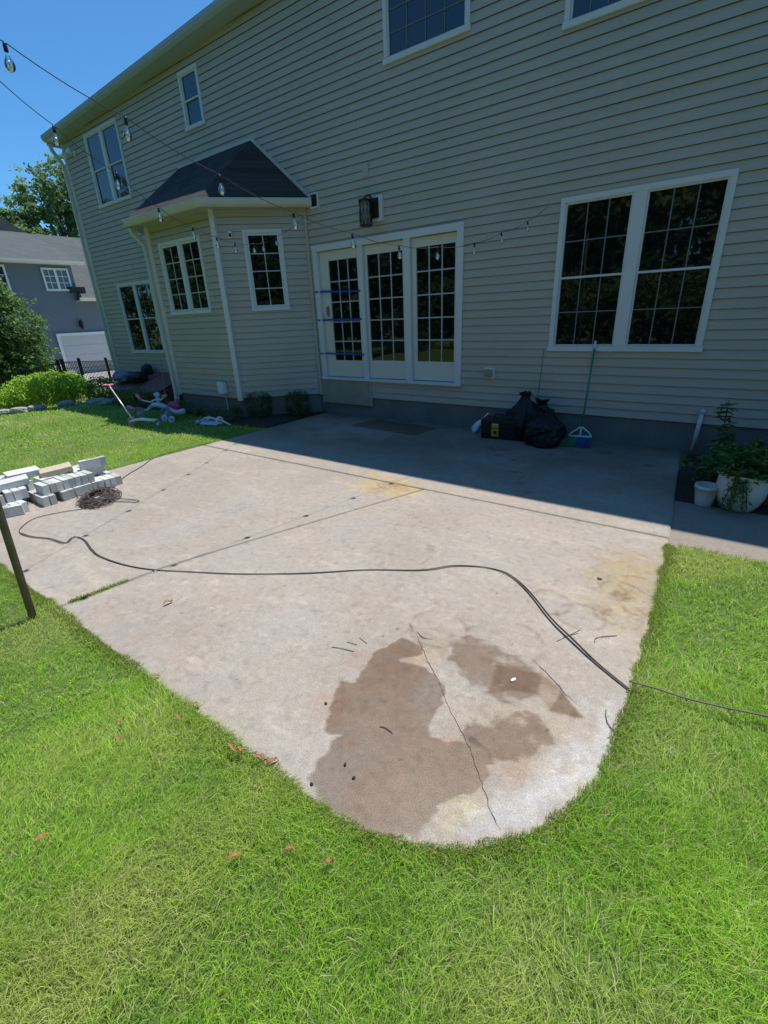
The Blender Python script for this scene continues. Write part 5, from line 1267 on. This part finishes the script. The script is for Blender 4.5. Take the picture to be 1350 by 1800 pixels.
main = [Vector((*q, .007)) for q in CABLE]
mb.tube(smooth([Vector((-5.0,1.85,.012))]+main, 6), .0036, 6)
two = [Vector((q.x+.012+rc.uniform(-.004,.004)+(.006 if 18 < i < 23 else 0), q.y+rc.uniform(.005,.008)+(.008 if i in (5,6,7,24,25,26) else 0), .006)) for i, q in enumerate(main) if i > 3]
mb.tube(smooth(two, 6), .003, 6)
mb.tube(smooth([Vector((*q, .007 if q[0] < -.14 else .052)) for q in CABLE2], 6), .0036, 6)
mb.tube(smooth([Vector((q[0], q[1]+.006+rc.uniform(0,.006), .006 if q[0] < -.14 else .048)) for q in CABLE2], 6), .0036, 6)
mb.tube(smooth([Vector((*q, .007)) for q in [(-5.3,2.05),(-5.44,2.20)]+CABLE3], 6), .005, 6)
mb.build('cord_run', MAT['cord'], ec, True)

# ================================================================= LITTER
MAT['dryleaf'] = M_('dry_leaf', (.40,.19,.09), .6, .35, 60, .4, 60)
def leaf_blade(nm, label, c, L, W_, rz, seed, grp, tilt=12):
    rr = random.Random(seed); mb = MB(); n = 8; V = []
    for k in range(n+1):
        t = k/n; w2 = W_*math.sin(math.pi*min(1, max(.03, t)))**.8/2; zz = .006+.012*math.sin(t*math.pi*rr.uniform(.8,1.6))
        bend = .10*L*math.sin(t*2.2+seed)
        V += [(L*(t-.5), bend-w2, zz+w2*.7), (L*(t-.5), bend, zz), (L*(t-.5), bend+w2, zz+w2*.9)]
    V2 = [(a, b, c_+.0012) for a, b, c_ in V]; m_ = len(V)
    F = [(3*i+q, 3*i+q+1, 3*i+q+4, 3*i+q+3) for i in range(n) for q in (0, 1)]
    mb.add(V+V2, F+[tuple(q+m_ for q in reversed(f)) for f in F])
    o = mb.build(nm, MAT['dryleaf']); o.location = c; o.rotation_euler = (R(rr.uniform(-tilt,tilt)), R(rr.uniform(-tilt,tilt)), rz)
    return tag(o, label, 'leaf', grp)
lt = ['curled orange brown leaf scrap lying along the left grass edge of the patio']*6+['dry brown leaf on the front lawn below the slab, tipped upright']*3+['faded leaf scrap half sunk in the grass at the left']*3+['curled orange brown leaf scrap lying along the left grass edge of the patio']*2
for k, (q, lb) in enumerate(zip(LEAF, lt)):
    on = q[1] > .75
    lb = ('orange brown leaf scrap on the slab edge' if on else ('dry brown leaf' if 'front' in lb else 'faded leaf scrap')+' in the grass')+', %s scrap from the left' % ORD[sorted(range(14), key=lambda i_: LEAF[i_][0]).index(k)]
    leaf_blade('dry_leaf', lb, (q[0], q[1], .006 if on else .030), random.Random(k).uniform(.035, .065), .013, R([70,20,5,-10,40,60,60,45,70,100,20,80,30,10][k]), k, 'dry leaf scraps on the grass' if 'faded' not in lb and 'front' not in lb else ('dry leaves on the front lawn' if 'front' in lb else 'faded leaves in the left grass'))
leaf_blade('dry_leaf', 'single small orange leaf scrap out on the bare left half of the slab', (*LEAFS[0], .006), .07, .018, R(95), 33, None)
tl = ['thin bent twig leftmost of those above the wet patch','short twig just above the longest twig by the wet patch','short twig nearest the crack above the wet patch','thin straight twig crossing under the cord','short twig crossing the cord beside a longer one','bent thin twig right of the cord','crooked twig at the rounded right edge of the patio','tiny curved twig lying in the middle of the wet patch']
for k, (tw, lb) in enumerate(zip(TWIG, tl)):
    mb = MB(); mb.tube(smooth([Vector((*q, .0025+.004*(i % 2))) for i, q in enumerate(tw)], 3) if len(tw) > 2 else [Vector((*q, .002)) for q in tw], .0019, 6)
    tag(mb.build('twig', MAT['crack'], loc=(*tw[0], .006)), lb, 'twig')
mb = MB(); mb.lathe([(0,.006),(.011,.005),(.013,.0),(.011,-.002),(0,-.002)], n=14, M=Matrix.Scale(1.9, 4, (0,1,0))@Matrix.Scale(.75, 4)); o = mb.build('plastic_scrap', MAT['trim'], None, True); o.location = (CAP[0], CAP[1], .004); o.rotation_euler = (0,0,R(-20)); tag(o, 'small bright white oval scrap on the brown stain', 'scrap')
o = rock((STONE[0], STONE[1], .008), (.028,.02,.02), .3, 91); o.name = 'pebble'; o.data.name = 'pebble'; tag(o, 'pale pebble on the yellowish stain near the right patio edge', 'pebble')
for k, (q, lb) in enumerate(zip(NUTS, ['dark crumb just left of the wet patch','dark crumb low inside the wet patch','smaller dark crumb on the wet patch, above another','dark crumb at the lower left rim of the wet patch'])):
    o = rock((q[0], q[1], .006), (.013,.009,.008), k, 95+k, 'soil'); o.name = 'crumb'; o.data.name = 'crumb'; tag(o, lb, 'crumb')

# ================================================================= GRASS (one mass)
def blades(P, H, W_, col, lean):
    """P Nx3 roots. two-quad tapered blades"""
    n = len(P); a = rng.uniform(0, 2*math.pi, n); side = np.stack([np.cos(a), np.sin(a), np.zeros(n)], 1)
    b = rng.uniform(0, 2*math.pi, n); fa = 2*math.pi*(fbm(P[:,0]+11, P[:,1]+7, 1.1, 611)*2.2); fb_ = np.stack([np.cos(fa), np.sin(fa), np.zeros(n)], 1)
    ld = (np.stack([np.cos(b), np.sin(b), np.zeros(n)], 1)*.75+fb_*.42)*lean[:, None]
    up = np.array([0, 0, 1.0]); H = H[:, None]; W_ = W_[:, None]
    m1 = P+ld*H*.42+up*H*.55*np.sqrt(np.clip(1-(lean[:, None]*.5)**2, .2, 1)); tip = P+ld*H*1.15+up*H*(1.0-.55*lean[:, None])
    tip[:, 2] = np.maximum(tip[:, 2], P[:, 2]+.006)
    V = np.stack([P-side*W_*.5, P+side*W_*.5, m1-side*W_*.42, m1+side*W_*.42, tip], 1).reshape(-1, 3)
    k = np.arange(n)[:, None]*5
    T3 = np.concatenate([k+np.array([[0,1,3]]), k+np.array([[0,3,2]]), k+np.array([[2,3,4]])], 0)
    c = np.repeat(col, 5, 0)
    return V, T3, c
def clumpnoise(x, y): return fbm(x+20, y+20, 3.5, 201)
def lawn_allowed(x, y):
    cxr, cyr = SX1-RC, SY0+RC
    slab = (x > SX0) & (x < SX1) & (y > SY0) & (y < WY) & ~((x > cxr) & (y < cyr) & (np.hypot(x-cxr, y-cyr) > RC))
    e_ = .018*(fbm(x+40, y+40, 14, 77)-.35)*2
    slab2 = (x > SX0+e_) & (x < SX1-e_) & (y > SY0+e_) & (y < WY) & ~((x > cxr) & (y < cyr) & (np.hypot(x-cxr, y-cyr) > RC-e_))
    patht = (x > -.26) & (y > 3.73+.05*fbm(x, y, 5, 3))
    bedp = inpoly(x, y, [(-6.1,5.05),(-6.9,4.98),(-7.6,5.1),(-8.6,5.3),(-9.6,5.25),(-10.6,5.05),(-11.6,5.15),(-12.8,5.35),(-14.0,5.6),(-14.2,6.7),(-6.1,6.7)])
    stone = inpoly(x, y, [(-15.6,3.5),(-14.5,3.8),(-13.9,4.3),(-13.75,5.4),(-16,6)])
    inside = (x > -13.84) & (y > WY)
    return ~slab2 & ~patht & ~bedp & ~stone & ~inside
Vs, Ts, Cs = [], [], []; off = 0
rng = np.random.default_rng(99)
LB = np.array([.0, .0, .0])
def sow(x0, x1, y0, y1, dens, hm, wm, cond=None):
    global off
    n = int((x1-x0)*(y1-y0)*dens); x = rng.uniform(x0, x1, n); y = rng.uniform(y0, y1, n)
    keep = lawn_allowed(x, y)
    thin = fbm(x+20, y+20, 2.2, 301); keep &= rng.random(n) < np.clip(.6+(thin-.30)*2.4, .5, 1)
    if cond is not None: keep &= cond(x, y)
    vx, vy = x-0, y-0; dep = -.5565*vx+.7343*vy+.3888*1.65; lat = np.abs(.8069*vx+.5892*vy); keep &= (dep > .1) & (lat < 1.05*dep+.9)
    x, y = x[keep], y[keep]; n = len(x)
    if not n: return
    z = T(x, y)-.004
    h = hm*rng.uniform(.55, 1.35, n)*(.45+1.1*clumpnoise(x, y)); wd = wm*rng.uniform(.6, 1.25, n)
    lean = np.clip(rng.normal(.72, .3, n), .05, 1.3)
    hue = np.clip(fbm(x+9, y+9, 1.3, 401)*.6+fbm(x+9, y+9, 7, 402)*.4+rng.normal(.04, .2, n), 0, 1)
    g1 = np.array([.11, .29, .025]); g2_ = np.array([.56, .84, .10]); yl = np.array([.88, .88, .30])
    t = hue[:, None]; col = g1*(1-t)+g2_*t
    warm = np.clip((fbm(x, y, 1.7, 403)-.50)*4, 0, 1)[:, None]*.55; col = col*(1-warm)+yl*.8*warm
    dry = rng.random(n) < .10; col[dry] = np.array([.70, .64, .36])*rng.uniform(.7, 1.1, (dry.sum(), 1))
    V, T3, c = blades(np.stack([x, y, z], 1), h, wd, col, lean)
    Vs.append(V); Ts.append(T3+off); Cs.append(c); off += len(V)
vis_front = lambda x, y: (y > -1.35-.0*x)
# front lawn by distance from the camera
def ring(a, b): return lambda x, y: (np.hypot(x, y-.0) >= a) & (np.hypot(x, y) < b)
sow(-4.2, 2.6, -.9, 3.8, 26000, .056, .0024, ring(0, 2.3))
sow(-1.8, 1.8, -.7, 1.6, 14000, .052, .0020, ring(0, 1.5))
sow(-7.0, 5.0, -2.5, 5.5, 10500, .054, .0033, ring(2.3, 4.6))
sow(-10., 6.5, -3.0, 5.8, 3800, .052, .0052, ring(4.6, 8))
sow(-15., 8.0, -3.0, 6.5, 1500, .048, .0085, ring(8, 12))
sow(-26., -8., -3.0, 8.5, 420, .055, .015, ring(12, 26))
# dense fringe along the slab edge
cxr, cyr = SX1-RC, SY0+RC
def fringe(n, fn, hm=.05):
    t = rng.random(n); x, y = fn(t); return x, y
fx = []; 
t = rng.uniform(-5.5, cxr, 26000); fx.append(np.stack([t, SY0-np.abs(rng.normal(0, .03, len(t)))+.022*fbm(t, t*0, 8, 55)*2-.006], 1))
t = rng.uniform(-math.pi/2, 0, 11000); r_ = RC+np.abs(rng.normal(0, .03, len(t)))-.022*fbm(t*2, t*0, 8, 56)*2+.006; fx.append(np.stack([cxr+r_*np.cos(t), cyr+r_*np.sin(t)], 1))
t = rng.uniform(cyr, 3.7, 15000); fx.append(np.stack([right_x(t)+np.abs(rng.normal(0, .03, len(t)))-.022*fbm(t, t*0, 8, 57)*2+.006, t], 1))
t = rng.uniform(.8, 4.9, 9000); fx.append(np.stack([SX0-np.abs(rng.normal(0, .03, len(t)))+.01, t], 1))
t = rng.uniform(SX1, 3.0, 4500); fx.append(np.stack([t, 3.71+rng.normal(0, .02, len(t))], 1))
# weeds in the slab joint at the front edge
gt_ = rng.random(900)**1.6; gx = np.interp(gt_, [0, .33, .66, 1], [q[0] for q in GC]); gy = np.interp(gt_, [0, .33, .66, 1], [q[1] for q in GC]); fx.append(np.stack([perp_x(gy)+rng.normal(0, .011, 900), gy+rng.normal(0, .012, 900)], 1))
fxy = np.concatenate(fx); n = len(fxy)
ct = rng.random((n,1)); col = np.array([.13,.27,.03])*(1-ct)+np.array([.42,.56,.09])*ct; dry = rng.random(n) < .22; col[dry] = np.array([.5,.42,.22])
hh = np.full(n, .034)*rng.uniform(.4, 1.3, n); hh[-900:] *= .85
zz = np.where(np.arange(n) >= n-900, -.008, -.014)
V, T3, c = blades(np.stack([fxy[:,0], fxy[:,1], zz], 1), hh, np.where(np.arange(n) >= n-900, .0042, .0026), col, np.clip(rng.normal(.6,.3,n), .1, 1.1))
Vs.append(V); Ts.append(T3+off); Cs.append(c); off += len(V)
V = np.concatenate(Vs).astype(np.float32); F = np.concatenate(Ts).astype(np.int32); Cc = np.concatenate(Cs)
print('grass verts', len(V), 'tris', len(F))
me = bpy.data.meshes.new('grass'); me.vertices.add(len(V)); me.vertices.foreach_set('co', V.ravel())
me.loops.add(F.size); me.loops.foreach_set('vertex_index', F.ravel()); me.polygons.add(len(F)); me.polygons.foreach_set('loop_start', np.arange(len(F), dtype=np.int32)*3)
me.update(calc_edges=True)
ca = me.color_attributes.new('col', 'FLOAT_COLOR', 'POINT'); c4 = np.ones((len(V), 4), np.float32); c4[:, :3] = Cc; ca.data.foreach_set('color', c4.ravel())
gm, N, L, b = new_mat('grass_blades')
at = N.new('ShaderNodeAttribute'); at.attribute_name = 'col'; L.new(at.outputs['Color'], b.inputs['Base Color']); b.inputs['Roughness'].default_value = .45; b.inputs['Specular IOR Level'].default_value = .35
tr = N.new('ShaderNodeBsdfTranslucent'); L.new(at.outputs['Color'], tr.inputs[0]); mx = N.new('ShaderNodeMixShader'); mx.inputs[0].default_value = .5
out = [q for q in N if q.type == 'OUTPUT_MATERIAL'][0]; L.new(b.outputs[0], mx.inputs[1]); L.new(tr.outputs[0], mx.inputs[2]); L.new(mx.outputs[0], out.inputs[0])
me.materials.append(gm); go = bpy.data.objects.new('grass', me); C.objects.link(go); tag(go, 'bright green mown lawn grass with straw coloured blades round the concrete patio', 'grass', kind='stuff')
